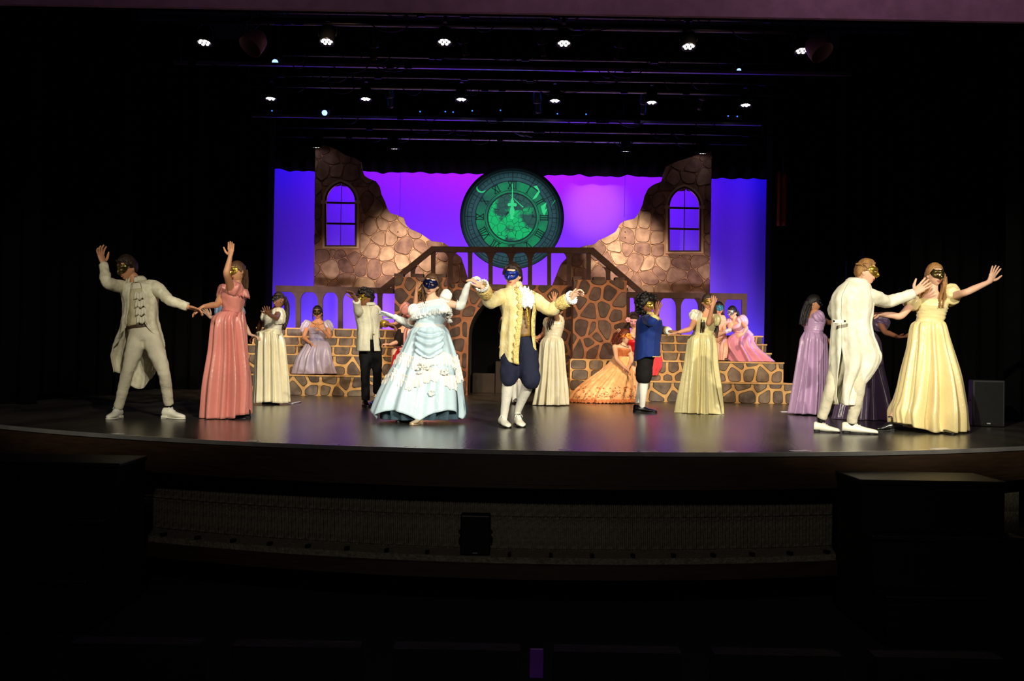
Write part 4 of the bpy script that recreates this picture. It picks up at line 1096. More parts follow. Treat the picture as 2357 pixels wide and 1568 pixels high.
        if name == 'skirt':
            w, d, _ = s.tring(.36); w = w * s.tk + .026; d = d * s.tk + .026; ax = s.hip + s.up * (s.tl * .38)
            Ls = [(ax.x, ax.y, ax.z, sqrt((w * s.r.x) ** 2 + (d * s.r.y) ** 2), sqrt((w * s.r.y) ** 2 + (d * s.r.x) ** 2), 0)] + [q for q in Ls if q[2] < ax.z - .02]
        S = crom(Ls, rings); R = random.Random(seed + 5); ph = [R.uniform(0, 6.28) for _ in range(6)]
        n0 = pleat[0]; n1 = max(2, int(n0 * .61)); n2 = int(n0 * 2.3)
        def pos(th, t):
            x = t * (rings - 1); i = min(int(x), rings - 2); u = x - i
            c = [a + (b - a) * u for a, b in zip(S[i], S[i + 1])]
            am = (pleat[1] + (pleat[2] - pleat[1]) * smst(0, .85, t)) * (1.8 if name == 'skirt' else 1)
            wv = .25 * sin(2 * th + ph[3]) + .15 * sin(3 * th + ph[4])
            wq = noise.noise(V((cos(th) * 1.4 + ph[0], sin(th) * 1.4, .5 * t + ph[1]))); wm = noise.noise(V((cos(th) * 2.2 + ph[2], sin(th) * 2.2, .7 * t + 9)))
            fo = cos(n0 * th + 4.2 * wq + ph[0] + tw * t); fo = (abs(fo) ** .8) * (1 if fo > 0 else -1)
            fo2 = noise.noise(V((cos(th) * n0 * .55, sin(th) * n0 * .55 + ph[2], 1.1 * t)))
            k = 1 + am * (fo * (.7 + 1.3 * wm) + .7 * fo2) + gather * cos(int(n0 * 2.4) * (th + .1 * wv) + ph[5]) * (1 - t) ** 2
            # keep outline: pleats mostly inwards
            k -= am * .45
            p = V((c[0] + cos(th) * c[3] * k, c[1] + sin(th) * c[4] * k, c[2] + cos(th) * c[5]))
            if hem: p.z += hem(th) * smst(.55, 1, t)
            if wr:
                q = p * 11 + V((seed, 0, 0)); dn = noise.noise(q) + .5 * noise.noise(q * 2.3); p += V((cos(th), sin(th), 0)) * wr * dn
            if floor_ is not None and p.z < floor_: p.z = floor_ + .002 * (1 + sin(th * 9))
            return p
        mb = MB()
        for i in range(rings):
            t = i / (rings - 1)
            if gap:
                g = radians(gap(t)) / 2; a0 = radians(gapdir) + g; a1 = radians(gapdir) + 2 * pi - g
                for j in range(seg + 1): mb.v.append(pos(a0 + (a1 - a0) * j / seg, t))
            else:
                for j in range(seg): mb.v.append(pos(2 * pi * j / seg, t))
        w = seg + 1 if gap else seg
        for i in range(rings - 1):
            for j in range(seg):
                k = j + 1 if gap else (j + 1) % seg
                mb.f.append([i*w + j, (i+1)*w + j, (i+1)*w + k, i*w + k]); mb.m.append(0)
        o = s.part(name, mb, m_, parent, solid=solid)
        o.modifiers['thickness'].offset = -1
        o['_'] = 0; del o['_']
        s.last = pos
        return o
    def sleeve(s, name, m_, key, r, a=0., b=1.0, wr=.006, pleat=None, parent=None, seed=0, n=26, cap=True):
        "tube along the arm between arclength fractions a..b; r list of radii"
        S, E, Wr, T = s.parts[key]; L1 = (E - S).length; L2 = (Wr - E).length; L = L1 + L2
        f1 = L1 / L; cv = [V(q) for q in crom([tuple(S), tuple(S.lerp(E, .5)), tuple(E), tuple(E.lerp(Wr, .35)), tuple(Wr)], 41)]
        def at(t):
            x = (t / f1 * 20) if t <= f1 else (20 + (t - f1) / (1 - f1) / .35 * 10 if (t - f1) / (1 - f1) < .35 else 30 + ((t - f1) / (1 - f1) - .35) / .65 * 10)
            if x > 40: return Wr + (Wr - E).normalized() * ((t - 1) * L)
            i = min(int(x), 39); return cv[i].lerp(cv[i + 1], x - i)
        k = len(r); m3 = max(k, 9); r = [(q[0]) for q in crom([(x,) for x in r], m3)]; k = m3
        pts = [at(a + (b - a) * i / (k - 1)) for i in range(k)]
        if a == 0:
            nb = s.neck - s.up * .075; pts = [S.lerp(nb, .55), S.lerp(nb, .22)] + pts[1:]; r = [r[0] * .96, r[0] * 1.02] + r[1:]; n += 4
        mb = tube(pts, r, 24 if pleat is None else 40, n, wr=wr, seed=seed, pleat=pleat, cap=cap)
        return s.part(name, mb, m_, parent, fix=True)
    def puff(s, name, m_, c0, c1, r, dy=0., seed=0, pl=(9, .10), dy1=None):
        a = s.p(*c0, dy); b = s.p(*c1, dy if dy1 is None else dy1)
        d = b - a
        mb = tube([a, a + d*.12, a + d*.4, a + d*.7, a + d*.92, b], [r*.45, r*.82, r, r*.95, r*.72, r*.50], 40, 22, pleat=pl, wr=.010, seed=seed)
        return s.part(name, mb, m_, fix=True)
    def ruffle(s, name, m_, pts, nrm, width, amp=.02, freq=5, parent=None, down=V((0, 0, -1)), rows=4, sub=12):
        freq = freq * 1.7; amp = amp * .5
        n = (len(pts) - 1) * sub + 1; P = [V(q) for q in crom([tuple(p) for p in pts], n)]; N = [V(q).normalized() for q in crom([tuple(p) for p in nrm], n)]
        mb = MB()
        for r in range(rows + 1):
            t = r / rows
            for i in range(n):
                L = i * freq / sub
                mb.v.append(P[i] + V(down) * (width * t * (1 + .12 * sin(L * 1.7))) + N[i] * (amp * t * (1 + sin(L * 2 * pi / 2.0)) + .004))
        for r in range(rows):
            for i in range(n - 1): mb.f.append([r*n + i, r*n + i + 1, (r+1)*n + i + 1, (r+1)*n + i]); mb.m.append(0)
        return s.part(name, mb, m_, parent, solid=.003)
    def shoe(s, name, m_, heel, toe, h=.085, sole=None, lace=None, z=None, hl=.02, low=False):
        "heel, toe: crop pixels of the sole; z0 floor"
        z = s.z0 if z is None else z
        px = lambda c: G(s.K[0] + c[0] / s.K[2], s.K[1] + c[1] / s.K[2], z)
        A_ = s.p(*heel); B_ = s.p(*toe); A_.z = B_.z = z
        d = (B_ - A_); d.z = 0; L = d.length; d.normalize(); return s.shoe3(name, m_, A_, d, max(L, .2), h, sole, lace, hl, low)
    def shoe3(s, name, m_, A_, d, L=.27, h=.085, sole=None, lace=None, hl=.02, low=False):
        sd = V((d.y, -d.x, 0)); mb = MB(); N = 16; prof = [(0, .55, .78), (.04, .78, .95), (.18, .86, 1.0), (.32, .82, 1.0), (.45, .86, .82), (.6, 1.0, .64), (.78, 1.0, .5), (.92, .72, .40), (.98, .42, .3), (1.0, .15, .2)]
        w0 = .046 * (L / .27); S = crom(prof, 22)
        for t, w, hh in S:
            c = A_ + d * (t * L); lift = hl * max(0, 1 - t * 2.0) * .6
            for j in range(N):
                a = 2 * pi * j / N; x = cos(a); y = sin(a)
                yy = (y * .5 + .5); yy = max(0, min(1, yy * 1.05))
                mb.v.append(c + sd * (w0 * w * x * (1 - .35 * max(y, 0))) + V((0, 0, .012 + lift + yy * h * hh)))
        n = len(S)
        for i in range(n - 1):
            for j in range(N): mb.f.append([i*N + j, i*N + (j+1) % N, (i+1)*N + (j+1) % N, (i+1)*N + j]); mb.m.append(0)
        mb.f.append(list(range(N))); mb.f.append([(n-1)*N + j for j in range(N)]); mb.m += [0, 0]
        o = s.part(name, mb, m_, fix=True)
        sm = MB()
        for t, w, hh in S:
            c = A_ + d * (t * L * 1.01 - .002); lift = hl * max(0, 1 - t * 2.0) * .6
            sm.v += [c + sd * (w0 * w * 1.06) + V((0, 0, .016 + lift)), c - sd * (w0 * w * 1.06) + V((0, 0, .016 + lift)), c - sd * (w0 * w * 1.06) + V((0, 0, .003 + lift)), c + sd * (w0 * w * 1.06) + V((0, 0, .003 + lift))]
        for i in range(n - 1):
            for j in range(4): sm.f.append([i*4 + j, i*4 + (j+1) % 4, (i+1)*4 + (j+1) % 4, (i+1)*4 + j]); sm.m.append(0)
        sm.f += [[0, 1, 2, 3], [(n-1)*4 + j for j in (3, 2, 1, 0)]]; sm.m += [0, 0]
        s.part('sole', sm, sole or m_box, o, smooth=False, fix=True)
        hb_ = box((-w0*.72, 0, .001), (w0*.72, L*.24, .018 + hl*.7)); hb_.v = [A_ + sd * p.x + d * p.y + V((0, 0, p.z)) for p in hb_.v]
        s.part('heel', hb_, sole or m_box, o, smooth=False, fix=True)
        if lace:
            lm = MB()
            for i in range(3):
                c = A_ + d * L * (.36 + .07 * i) + V((0, 0, .012 + h * (.98 - .12 * i)))
                tube([c - sd * .022, c + V((0, 0, .007)), c + sd * .022], [.0035]*3, 6, 8, mb=lm)
            c = A_ + d * L * .34 + V((0, 0, .014 + h))
            for q in (-1, 1): tube([c, c + sd * (q * .03) + V((0, 0, .012)), c + sd * (q * .04) - V((0, 0, .012))], [.003]*3, 6, 8, mb=lm)
            s.part('laces', lm, lace, o)
        return o
    def trousers(s, name, m_, legs, k=1.0, top=.16, wr=.006, vox=.016, seed=0, extra=.016, cuts=None):
        "legs: list of point lists with radii"
        mb = s.tloft(-.16, top, extra, 8)
        for pts, rad in legs: tube(pts, rad, 16, len(pts) * 7, mb=mb)
        mb = wrinkle(remeshed(mb, vox, 4), wr, 11, seed, (1, 1, 1.3)); return s.part(name, mb, m_)
    def finish(s):
        mb = remeshed(s.flesh, .011, 5); mb.join(s.extra)
        return s.part('body', mb, s.skin)
def degrees_(x): return x * 180 / pi
def collar(s, name, m_, rad=.072, h=.032, open_=60, lift=.02, yaw=None, flare=.012, parent=None):
    mb = MB(); n = 40; c0 = s.neck + s.up * lift
    a0 = radians(open_) / 2
    for i in range(n + 1):
        th = pi / 2 + a0 + (2 * pi - 2 * a0) * i / n
        d = s.r * cos(th) + s.f * sin(th)
        for k, (rr, z) in enumerate(((rad + .008, -.02), (rad, h * .6), (rad + .004, h), (rad + .014 + flare, h * .5), (rad + .022 + flare, -.015))):
            mb.v.append(c0 + d * rr + s.up * z)
    for i in range(n):
        for k in range(4): mb.f.append([i*5 + k, (i+1)*5 + k, (i+1)*5 + k + 1, i*5 + k + 1]); mb.m.append(0)
    return s.part(name, mb, m_, parent, solid=.004)
def ring_belt(s, name, m_, t, grow, hh, parent=None, ruch=.0):
    return s.part(name, s.tloft(t - hh, t + hh, grow, 8, 56, .002, ruch=ruch), m_, parent, fix=True)
m_wcoat = mat('white_brocade', (226, 220, 196), rough=.7, scale=22, rgb2=(206, 198, 170), bump=.14, bscale=45)
m_wcot = cloth('white_cotton', (214, 208, 186)); m_vest = cloth('cream_vest', (196, 186, 152)); m_wpant = cloth('offwhite_trouser', (206, 198, 176))
m_wshoe = mat('white_leather', (232, 228, 212), rough=.35, spec=.5); m_bshoe = mat('black_leather', (16, 14, 14), rough=.25, spec=.6)
m_belt = mat('brown_belt', (70, 50, 34), rough=.5); m_wlace = cloth('white_lace', (250, 248, 242), bump=.4, bscale=90)
m_wstock = cloth('white_stocking', (226, 222, 212))

# ===== man in white tailcoat, far left
s = Person(K1, 10.95, (400, 1430), 'man in white tailcoat and gold mask at far left, one arm raised high', 'tan', 1.04)
s.torso((450, 800), (405, 428, 0), -8, False, k=.88)
s.arm((300, 462, -.02), (180, 425), (157, 288), (112, 128), (-1, 1, 0), palm=(.85, -.35, .2), thumb=1, curl=.34, spread=.26, key='l', hk=1.1)
s.arm((538, 452, 0), (655, 560), (797, 612), (872, 632), (-1, 0, 0), palm=(0, -.3, -1), thumb=-1, curl=.35, key='r')
hl, kl, al_ = s.p(415, 840, 0), s.p(345, 1075, -.10), s.p(268, 1375, -.06)
hr, kr, ar2 = s.p(520, 845, 0), s.p(612, 1105, -.10), s.p(650, 1345, .06)
s.leg(hl, kl, al_); s.leg(hr, kr, ar2)
s.trousers('trousers', m_wpant, [([hl, hl.lerp(kl, .5), kl, kl.lerp(al_, .45), al_], [.105, .092, .068, .062, .05]), ([hr, hr.lerp(kr, .5), kr, kr.lerp(ar2, .45), ar2], [.105, .092, .068, .062, .05])], wr=.008)
A_ = V((al_.x, al_.y + .07, 0)); s.shoe3('shoe', m_wshoe, A_, V((-.08, -1, 0)).normalized(), .29, .10, m_wshoe, m_wlace)
A_ = V((ar2.x - .07, ar2.y + .02, 0)); s.shoe3('shoe', m_wshoe, A_, V((1, -.35, 0)).normalized(), .29, .10, m_wshoe, m_wlace)
s.bodice('shirt', m_wcot, .12, 1.0, .014, .006)
s.bodice('vest', m_vest, .14, .86, .024, .008, seed=4); ring_belt(s, 'belt', m_belt, .12, .026, .03)
s.shell('tailcoat', m_wcoat, [(424, 352, 478, .0), (446, 292, 552), (520, 298, 562), (600, 306, 564), (700, 300, 562), (760, 292, 578), (850, 264, 604, .04), (950, 238, 612, .08), (1050, 226, 566, .12), (1165, 240, 530, .14)],
        pleat=(7, 0, .13), gap=lambda t: 34 + 26 * smst(.1, .5, t) + 110 * smst(.5, .8, t), gapdir=-84, seed=2, wr=.009, ratio=.70, hem=lambda th: .10 * cos(2 * th), grow=.048)
for k, sd_ in (('l', 1), ('r', 2)): 
    o = s.sleeve('sleeve', m_wcoat, k, [.074, .072, .064, .060, .056, .050, .047], 0, .97, .010, seed=sd_)
collar(s, 'collar', m_wcoat, .078, .045, 70)
collar(s, 'shirt_collar', m_wcot, .068, .05, 30, .01)
for i, (x, y) in enumerate(((428, 500), (436, 560), (440, 620), (448, 680))):
    cc_ = s.p(x, y, -.16); pts = [cc_ + V(((q / 5 - .5) * .11, .02 * (q / 5 - .5) ** 2, .012 * sin(q * 2.1))) for q in range(6)]
    s.ruffle('shirt_frill', m_wcot, pts, [V((.1 * (q - 2.5), -1, .1)) for q in range(6)], .075, .014, .9)
s.head((335, 318, -.05), -32, 16, -4, 1.08, mouth=.5, smile=1, teeth=True); s.mask(M_BRONZE, 24, 66, trim=M_GOLD)
s.hair(H_DARK, .018, .010, 26, .066, .0, -.06, extra=s.locks([((262, 262, -.09), (285, 290, -.14), (300, 312, -.15)), ((300, 250, -.12), (330, 278, -.16), (345, 300, -.16)), ((350, 252, -.12), (365, 280, -.15), (372, 296, -.14))], .018, .006, 4, .012, 3))
s.finish()

# ===== woman in pink satin
m_pink = satin('pink_satin', (214, 132, 122)); m_pinkd = satin('pink_satin_sash', (188, 100, 98))
s = Person(K1, 11.2, (1080, 1440), 'woman in rose pink satin gown and gold mask with arm straight up', 'tan')
s.torso((1098, 770), (1162, 448), -52); s.legs_down()
s.arm((1118, 478, -.16), (1083, 358), (1110, 232), (1122, 100), (-1, 0, 0), palm=(-.2, -1, 0), thumb=-1, curl=.06, spread=.03, key='u')
s.arm((1060, 500, .14), (1010, 592), (905, 608), (852, 640), (-1, -1, 0), palm=(0, .3, -1), thumb=1, curl=.35, key='d')
s.bodice('bodice', m_pink, .30, .86, .014, .006)
s.puff('puff_sleeve', m_pink, (1165, 420), (1120, 520), .088, -.13, 1, (7, .10)); s.puff('puff_sleeve', m_pink, (1075, 440), (1040, 560), .07, .10, 2)
s.ruffle('neck_ruffle', m_pink, [s.tpt(.95, radians(a), .03) for a in range(-90, 271, 24)], [s.r * cos(radians(a)) + s.f * sin(radians(a)) for a in range(-90, 271, 24)], .09, .03, 3)
ring_belt(s, 'sash', m_pinkd, .36, .02, .05, ruch=.003)
s.shell('skirt', m_pink, [(652, 1014, 1176), (690, 990, 1212), (760, 972, 1226), (950, 948, 1244), (1200, 908, 1266), (1462, 884, 1262)], pleat=(13, .03, .13), gather=.015, seed=3, ratio=.8, floor_=.006,
        hem=lambda th: .02 + .05 * smst(.2, .9, cos(th)))
s.shoe('shoe', m_bshoe, (1262, 1385), (1210, 1400))
s.head((1165, 345, -.02), -40, 6, 2, .98, smile=.6); s.mask(M_GOLD, 24, 66, trim=M_GOLD)
s.hair(H_BROWN, .012, .004, 30, .06, -.02, -.09, extra=s.locks([((1215, 330, .05), (1222, 430, .08), (1212, 520, .10), (1195, 620, .10)), ((1200, 300, .08), (1205, 430, .11), (1190, 540, .12), (1180, 610, .12))], .03, .012, 6, .02, 5))
s.finish()

# ===== woman in pale blue half hidden behind the pink gown
m_pale = satin('pale_blue_satin', (150, 180, 224))
s = Person(K1, 13.4, (1110, 1310), 'woman in pale blue gown mostly hidden behind the rose pink gown', 'light', .98)
s.torso((1100, 835), (1105, 560), -20); s.legs_down()
s.arm((1030, 590, 0), (1010, 690), (962, 690), (925, 640), (1, -1, 0), palm=(-.5, -1, 0), thumb=1, curl=.2, spread=.15, key='l')
s.arm((1180, 600, 0), (1215, 740), (1258, 818), (1310, 832), (-1, 0, 0), palm=(0, 0, -1), thumb=1, curl=.4, key='r')
s.bodice('bodice', m_pale, .3, .82, .014); s.puff('puff_sleeve', m_pale, (1165, 585), (1190, 690), .07, 0, 3); s.puff('puff_sleeve', m_pale, (1040, 590), (1022, 680), .065, 0, 4)
s.shell('skirt', m_pale, [(728, 1045, 1165), (800, 1020, 1190), (1000, 985, 1215), (1310, 950, 1238)], pleat=(12, .03, .12), gather=.015, seed=5, ratio=.85, floor_=.006)
s.head((1105, 480, -.02), -10, 0, 0, .96); s.mask(M_SILVER, 24, 66); s.hair(H_BROWN, .014, .004)
s.finish()

# ===== woman in cream gown, laughing
m_cream = satin('cream_satin', (232, 220, 186)); m_ivory = satin('ivory_satin', (234, 226, 204))
s = Person(K2, 14.15, (375, 1410), 'laughing woman in cream gown and black mask reaching toward the audience', 'brown', 1.0)
s.torso((372, 790), (448, 425), -42); s.legs_down()
s.arm((462, 468, -.14), (440, 520), (368, 482), (322, 402), (-1, -1, -1), palm=(-.2, -.3, 1), thumb=1, curl=.35, spread=.2, key='u')
s.arm((330, 480, .12), (270, 600), (238, 690), (205, 715), (1, 1, 0), palm=(0, 0, -1), thumb=1, curl=.4, key='d')
s.bodice('bodice', m_ivory, .30, .86, .018, .006, ruch=.004)
s.puff('puff_sleeve', m_ivory, (452, 408), (478, 585), .092, -.12, 1, (8, .08)); s.puff('puff_sleeve', m_ivory, (350, 440), (318, 560), .07, .11, 2)
ring_belt(s, 'sash', m_cream, .36, .024, .05, ruch=.003)
s.shell('skirt', m_cream, [(668, 262, 472), (700, 240, 500), (790, 222, 522), (1000, 206, 535), (1200, 196, 546), (1412, 186, 556)], pleat=(13, .03, .10), gather=.02, seed=6, ratio=.8, hem=lambda th: .01 * sin(3 * th))
s.shoe('shoe', m_bshoe, (440, 1458), (300, 1468)); s.shoe('shoe', m_bshoe, (475, 1445), (390, 1440))
s.head((470, 330, -.06), -38, -14, 10, 1.0, mouth=1.6, smile=1.2, teeth=True); s.mask(M_BLACKG, 25, 70, trim=M_SILVER)
s.part('earring', ball(s.hp(sdir(radians(80), -.35), .012), .011, 8, 6), M_SILVER)
s.hair(H_DARK, .010, .003, 30, .06, .0, -.08, extra=s.locks([((525, 300, .06), (555, 380, .10), (560, 480, .10), (540, 560, .08), (515, 640, .06)), ((540, 330, .06), (550, 440, .10), (525, 560, .08), (500, 620, .06))], .032, .014, 6, .02, 6, .012))
s.finish()

# ===== seated woman in lavender
m_lav = satin('lavender_satin', (176, 168, 196)); m_lav2 = satin('lavender_dark_satin', (150, 140, 176))
s = Person(K2, 17.9, (865, 1100), 'seated woman in lavender gown with hand on her chest, on the left steps', 'tan', 1.0, .355)
s.torso((870, 885), (890, 548), 0)
for q in (-1, 1):
    h = s.hip + V((.09 * q, 0, 0)); kn = V((h.x + .05 * q, 17.62, .80)); an = V((kn.x, 17.58, .44)); s.leg(h, kn, an)
s.arm((775, 590, 0), (735, 725), (800, 785), (855, 812), (-1, -1, -1), palm=(0, -.3, -1), thumb=1, curl=.25, key='l')
s.arm((985, 590, 0), (1008, 718), (930, 640), (872, 592), (-1, -1, 0), palm=(0, 1, 0), thumb=1, curl=.25, key='r')
s.bodice('bodice', m_lav, .34, .78, .016, .005, ruch=.003)
s.puff('puff_sleeve', m_lav, (795, 548), (725, 672), .088, 0, 3, (8, .1)); s.puff('puff_sleeve', m_lav, (960, 548), (1022, 660), .088, 0, 4, (8, .1))
ring_belt(s, 'sash', m_lav2, .42, .02, .04)
s.shell('skirt', m_lav, [(722, 795, 950, .0, .75), (770, 765, 990, -.10, .9), (830, 730, 1022, -.22, 1.0), (920, 672, 1040, -.26, .95), (1020, 640, 1062, -.27, .85), (1108, 615, 1092, -.27, .78)], pleat=(11, .02, .10), gather=.02, seed=9, floor_=.362)
s.head((882, 462, -.03), 2, 4, 4, .98, smile=.3); s.mask(M_BRONZE, 25, 66, trim=M_SILVER)
s.hair(H_BLACK, .020, .010, 22, .062, -.02, -.08, extra=s.locks([((835, 455, -.02), (830, 510, 0), (838, 550, 0)), ((928, 455, -.02), (935, 500, 0), (928, 540, 0))], .012, .004, 3, .006, 7, .006))
s.part('necklace', tube([s.tpt(.97 - .08 * sin(pi * i / 8), radians(20 + 140 * i / 8), .006) for i in range(9)], [.004] * 9, 6, 24), M_GOLD)
s.finish()

# ===== man in white jacket and black trousers
m_jack = cloth('ivory_jacket', (226, 220, 196)); m_btrou = cloth('black_trouser', (14, 14, 16)); m_brass = mat('gold_trim', (206, 168, 60), rough=.35, metal=.7)
s = Person(K2, 14.0, (1430, 1460), 'man in ivory jacket, black trousers and gold mask with arm thrust forward', 'brown', 1.0)
s.torso((1440, 790), (1420, 390), -32, False, k=.86)
s.arm((1318, 432, .02), (1315, 450), (1292, 318), (1215, 222), (-1, -1, -1), palm=(-.4, -.6, -.5), thumb=-1, curl=.12, spread=.14, key='l')
s.arm((1500, 428, 0), (1535, 560), (1612, 582), (1662, 595), (1, -1, 0), palm=(0, -.2, -1), thumb=1, curl=.45, key='r')
hl, kl, al_ = s.p(1390, 830), s.p(1388, 1100, -.02), s.p(1392, 1395, -.04); hr, kr, ar2 = s.p(1490, 830), s.p(1515, 1080, .05), s.p(1510, 1310, .26)
s.leg(hl, kl, al_); s.leg(hr, kr, ar2)
s.trousers('trousers', m_btrou, [([hl, hl.lerp(kl, .5), kl, kl.lerp(al_, .5), al_], [.098, .085, .068, .062, .060]), ([hr, hr.lerp(kr, .5), kr, kr.lerp(ar2, .5), ar2], [.098, .085, .066, .060, .058])], wr=.006)
s.shoe3('shoe', m_bshoe, V((al_.x - .03, al_.y + .09, 0)), V((.35, -1, 0)).normalized(), .28, .085); s.shoe3('shoe', m_bshoe, V((ar2.x + .02, ar2.y + .06, 0)), V((-.55, -1, 0)).normalized(), .27, .085)
s.bodice('shirt', m_wcot, .1, 1.0, .012, .004)
s.shell('jacket', m_jack, [(372, 1395, 1470), (398, 1300, 1515), (440, 1268, 1530), (530, 1290, 1532), (620, 1312, 1530), (720, 1300, 1540), (862, 1288, 1556)], pleat=(6, 0, .04), gap=lambda t: 10 + 22 * smst(.3, 0, t) + 12 * smst(.6, 1, t), gapdir=-62, seed=3, wr=.006, ratio=.66, hem=lambda th: -.01, grow=.04, coatd=.22)
s.sleeve('sleeve', m_jack, 'l', [.075, .072, .066, .062, .056, .054], 0, .93, .008, seed=3); s.sleeve('sleeve', m_jack, 'r', [.075, .072, .064, .060, .054, .050], 0, .82, .008, seed=4)
s.sleeve('cuff', m_brass, 'r', [.054, .056, .054], .80, .95, .002); collar(s, 'collar', m_jack, .074, .03, 50); collar(s, 'collar_trim', m_brass, .062, .028, 40, .02, flare=-.01)
s.part('button', ball(s.p(1478, 690, -.17), .012, 8, 6), m_brass); s.part('pocket_flap', box(tuple(s.p(1325, 712, -.16)), tuple(s.p(1405, 702, -.17))), m_jack, smooth=False)
s.head((1390, 308, -.05), -42, 2, -6, 1.02, smile=.2); s.mask(M_GOLD, 25, 68, trim=M_GOLD)
ex = MB(); R = random.Random(4)
C, r_, f_, u_, k_ = s.hd
for i in range(70):
    d = V((R.uniform(-1, 1), R.uniform(-1, .75), R.uniform(.15, 1))).normalized(); ball(s.hp(d, .025 + R.uniform(-.008, .016)), R.uniform(.014, .024), 8, 6, ex)
s.hair(H_BLACK, .034, .014, 26, .055, .01, -.05, extra=ex)
s.finish()

# ===== woman in pink behind the blue gown, hand raised
m_rose = satin('rose_gown_satin', (214, 138, 128))
s = Person(K3, 14.2, (500, 1280), 'woman in dusky pink gown mostly hidden behind the pale blue ball gown, hand raised', 'tan', 1.0)
s.torso((520, 700), (545, 415), -15); s.legs_down()
s.arm((470, 450, -.02), (505, 440), (515, 310), (545, 190), (-1, 0, 0), palm=(.8, -.5, 0), thumb=1, curl=.12, spread=.22, key='u')
s.arm((610, 460, 0), (640, 600), (600, 640), (560, 650), (1, -1, 0), key='d'); s.arm((470, 455, .02), (400, 540), (330, 580), (285, 580), (1, -1, 0), palm=(0, 0, -1), curl=.5, key='h')
s.bodice('bodice', m_rose, .3, .84, .016); s.puff('puff_sleeve', m_rose, (468, 415), (405, 500), .10, -.03, 3, (8, .14)); s.puff('puff_sleeve', m_rose, (600, 430), (630, 520), .08, 0, 4)
s.shell('skirt', m_rose, [(590, 455, 580), (660, 430, 615), (850, 400, 660), (1050, 370, 690), (1275, 350, 710)], pleat=(12, .03, .12), gather=.015, seed=15, ratio=.85, floor_=.006)
s.head((575, 310, -.02), 10, 0, 0, .96); s.mask(M_GOLD, 25, 70); s.hair(H_DARK, .016, .006, extra=s.locks([((540, 340, 0), (535, 390, .02), (525, 430, .03))], .02, .008, 5, .015, 4, .008))
s.finish()

# ===== seated woman in red with black lace sleeve
m_red = satin('crimson_satin', (170, 14, 34)); m_blace = cloth('black_lace', (28, 20, 20))
s = Person(K3, 17.5, (380, 1020), 'seated woman in crimson skirt and black lace sleeve, mostly behind the pale blue ball gown', 'light', 1.0, .355)
s.torso((420, 880), (425, 605), -15)
for q in (-1, 1):
    h = s.hip + V((.09 * q, 0, 0)); kn = V((h.x - .08, 17.3, .80)); an = V((kn.x, 17.28, .44)); s.leg(h, kn, an)
s.arm((375, 640, 0), (352, 735), (290, 760), (240, 752), (-1, -1, 0), palm=(0, 0, -1), curl=.7, key='l'); s.arm((475, 640, 0), (490, 740), (450, 790), (420, 800), (-1, -1, 0), key='r')
s.bodice('bodice', m_blace, .25, .80, .014); s.sleeve('lace_sleeve', m_blace, 'l', [.060, .062, .056, .056], .05, .62, .006); s.sleeve('lace_sleeve', m_blace, 'r', [.060, .062, .056, .056], .05, .62, .006)
s.shell('skirt', m_red, [(780, 375, 470, 0, .8), (830, 335, 500, -.15, 1.0), (900, 310, 520, -.28, 1.0), (1020, 285, 540, -.3, .9)], pleat=(10, .03, .14), gather=.02, seed=19, floor_=.362)
s.head((430, 525, -.02), -15, 0, 0, .96); s.mask(M_BLACKG, 25, 66); s.hair(H_DARK, .018, .008)
s.finish()

# ===== woman in the pale blue ball gown
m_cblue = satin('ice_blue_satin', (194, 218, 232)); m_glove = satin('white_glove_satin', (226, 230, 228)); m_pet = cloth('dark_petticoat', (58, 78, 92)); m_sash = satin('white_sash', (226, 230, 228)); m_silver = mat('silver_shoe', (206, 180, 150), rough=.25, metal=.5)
s = Person(K3, 11.15, (560, 1400), 'woman in pale blue lace ball gown, long white gloves and navy mask at centre', 'light', 1.03)
s.torso((622, 735), (648, 368), 6, tilt=16); s.legs_down()
def glove_arm(s, key, sh, el, wr, tip, sg, palm, thumb, curl, spread):
    S, E, Wr, T = s.arm(sh, el, wr, tip, sg, key=key, hand=False)
    F, X = MB(), MB(); k = s.sc * 1.04
    s.hand(Wr, T, palm, thumb, curl, spread, k, (F, X))
    a = .42; up = S.lerp(E, .72)
    tube([up, E, E.lerp(Wr, .4), Wr], [.049*k, .046*k, .043*k, .031*k], 18, 26, wr=.006, mb=F)
    g = remeshed(F, .009, 3); g.join(X); o = s.part('glove', g, m_glove)
    rim = tube([up + (E - up) * .0, up + (E - up) * .12], [.0535*k, .0525*k], 20, 5); s.part('glove_hem', rim, m_glove, o)
glove_arm(s, 'l', (520, 500, .0), (465, 590), (325, 520), (196, 478), (1, -1, 0), (0, -.5, -.9), -1, .08, .10)
glove_arm(s, 'r', (765, 405, 0), (900, 425), (958, 245), (1012, 195), (0, -1, 0), (.2, .4, -1), 1, .5, .06)
s.bodice('bodice', m_cblue, .30, .86, .030, .009, seed=2)
bd = s.bodice('sash', m_sash, .27, .42, .044, .003, ruch=.004)
s.shell('skirt', m_cblue, [(585, 498, 752), (640, 462, 790), (720, 428, 818), (850, 365, 862), (1000, 285, 902), (1200, 190, 932), (1372, 128, 948)], pleat=(11, .02, .042), gather=.014, seed=4, ratio=.78, hem=lambda th: .11 * abs(sin(2.5 * th + .6)) - .03)
pos = s.last
def onskirt(th, t, off=.012):
    p = pos(th, t); return p + V((cos(th), sin(th), .25)).normalized() * off
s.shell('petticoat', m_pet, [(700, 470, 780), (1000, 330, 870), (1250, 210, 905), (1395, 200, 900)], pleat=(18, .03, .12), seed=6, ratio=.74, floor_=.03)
ths = [radians(a) for a in range(-200, 161, 9)]
N_ = [V((cos(a), sin(a), 0)) for a in ths]
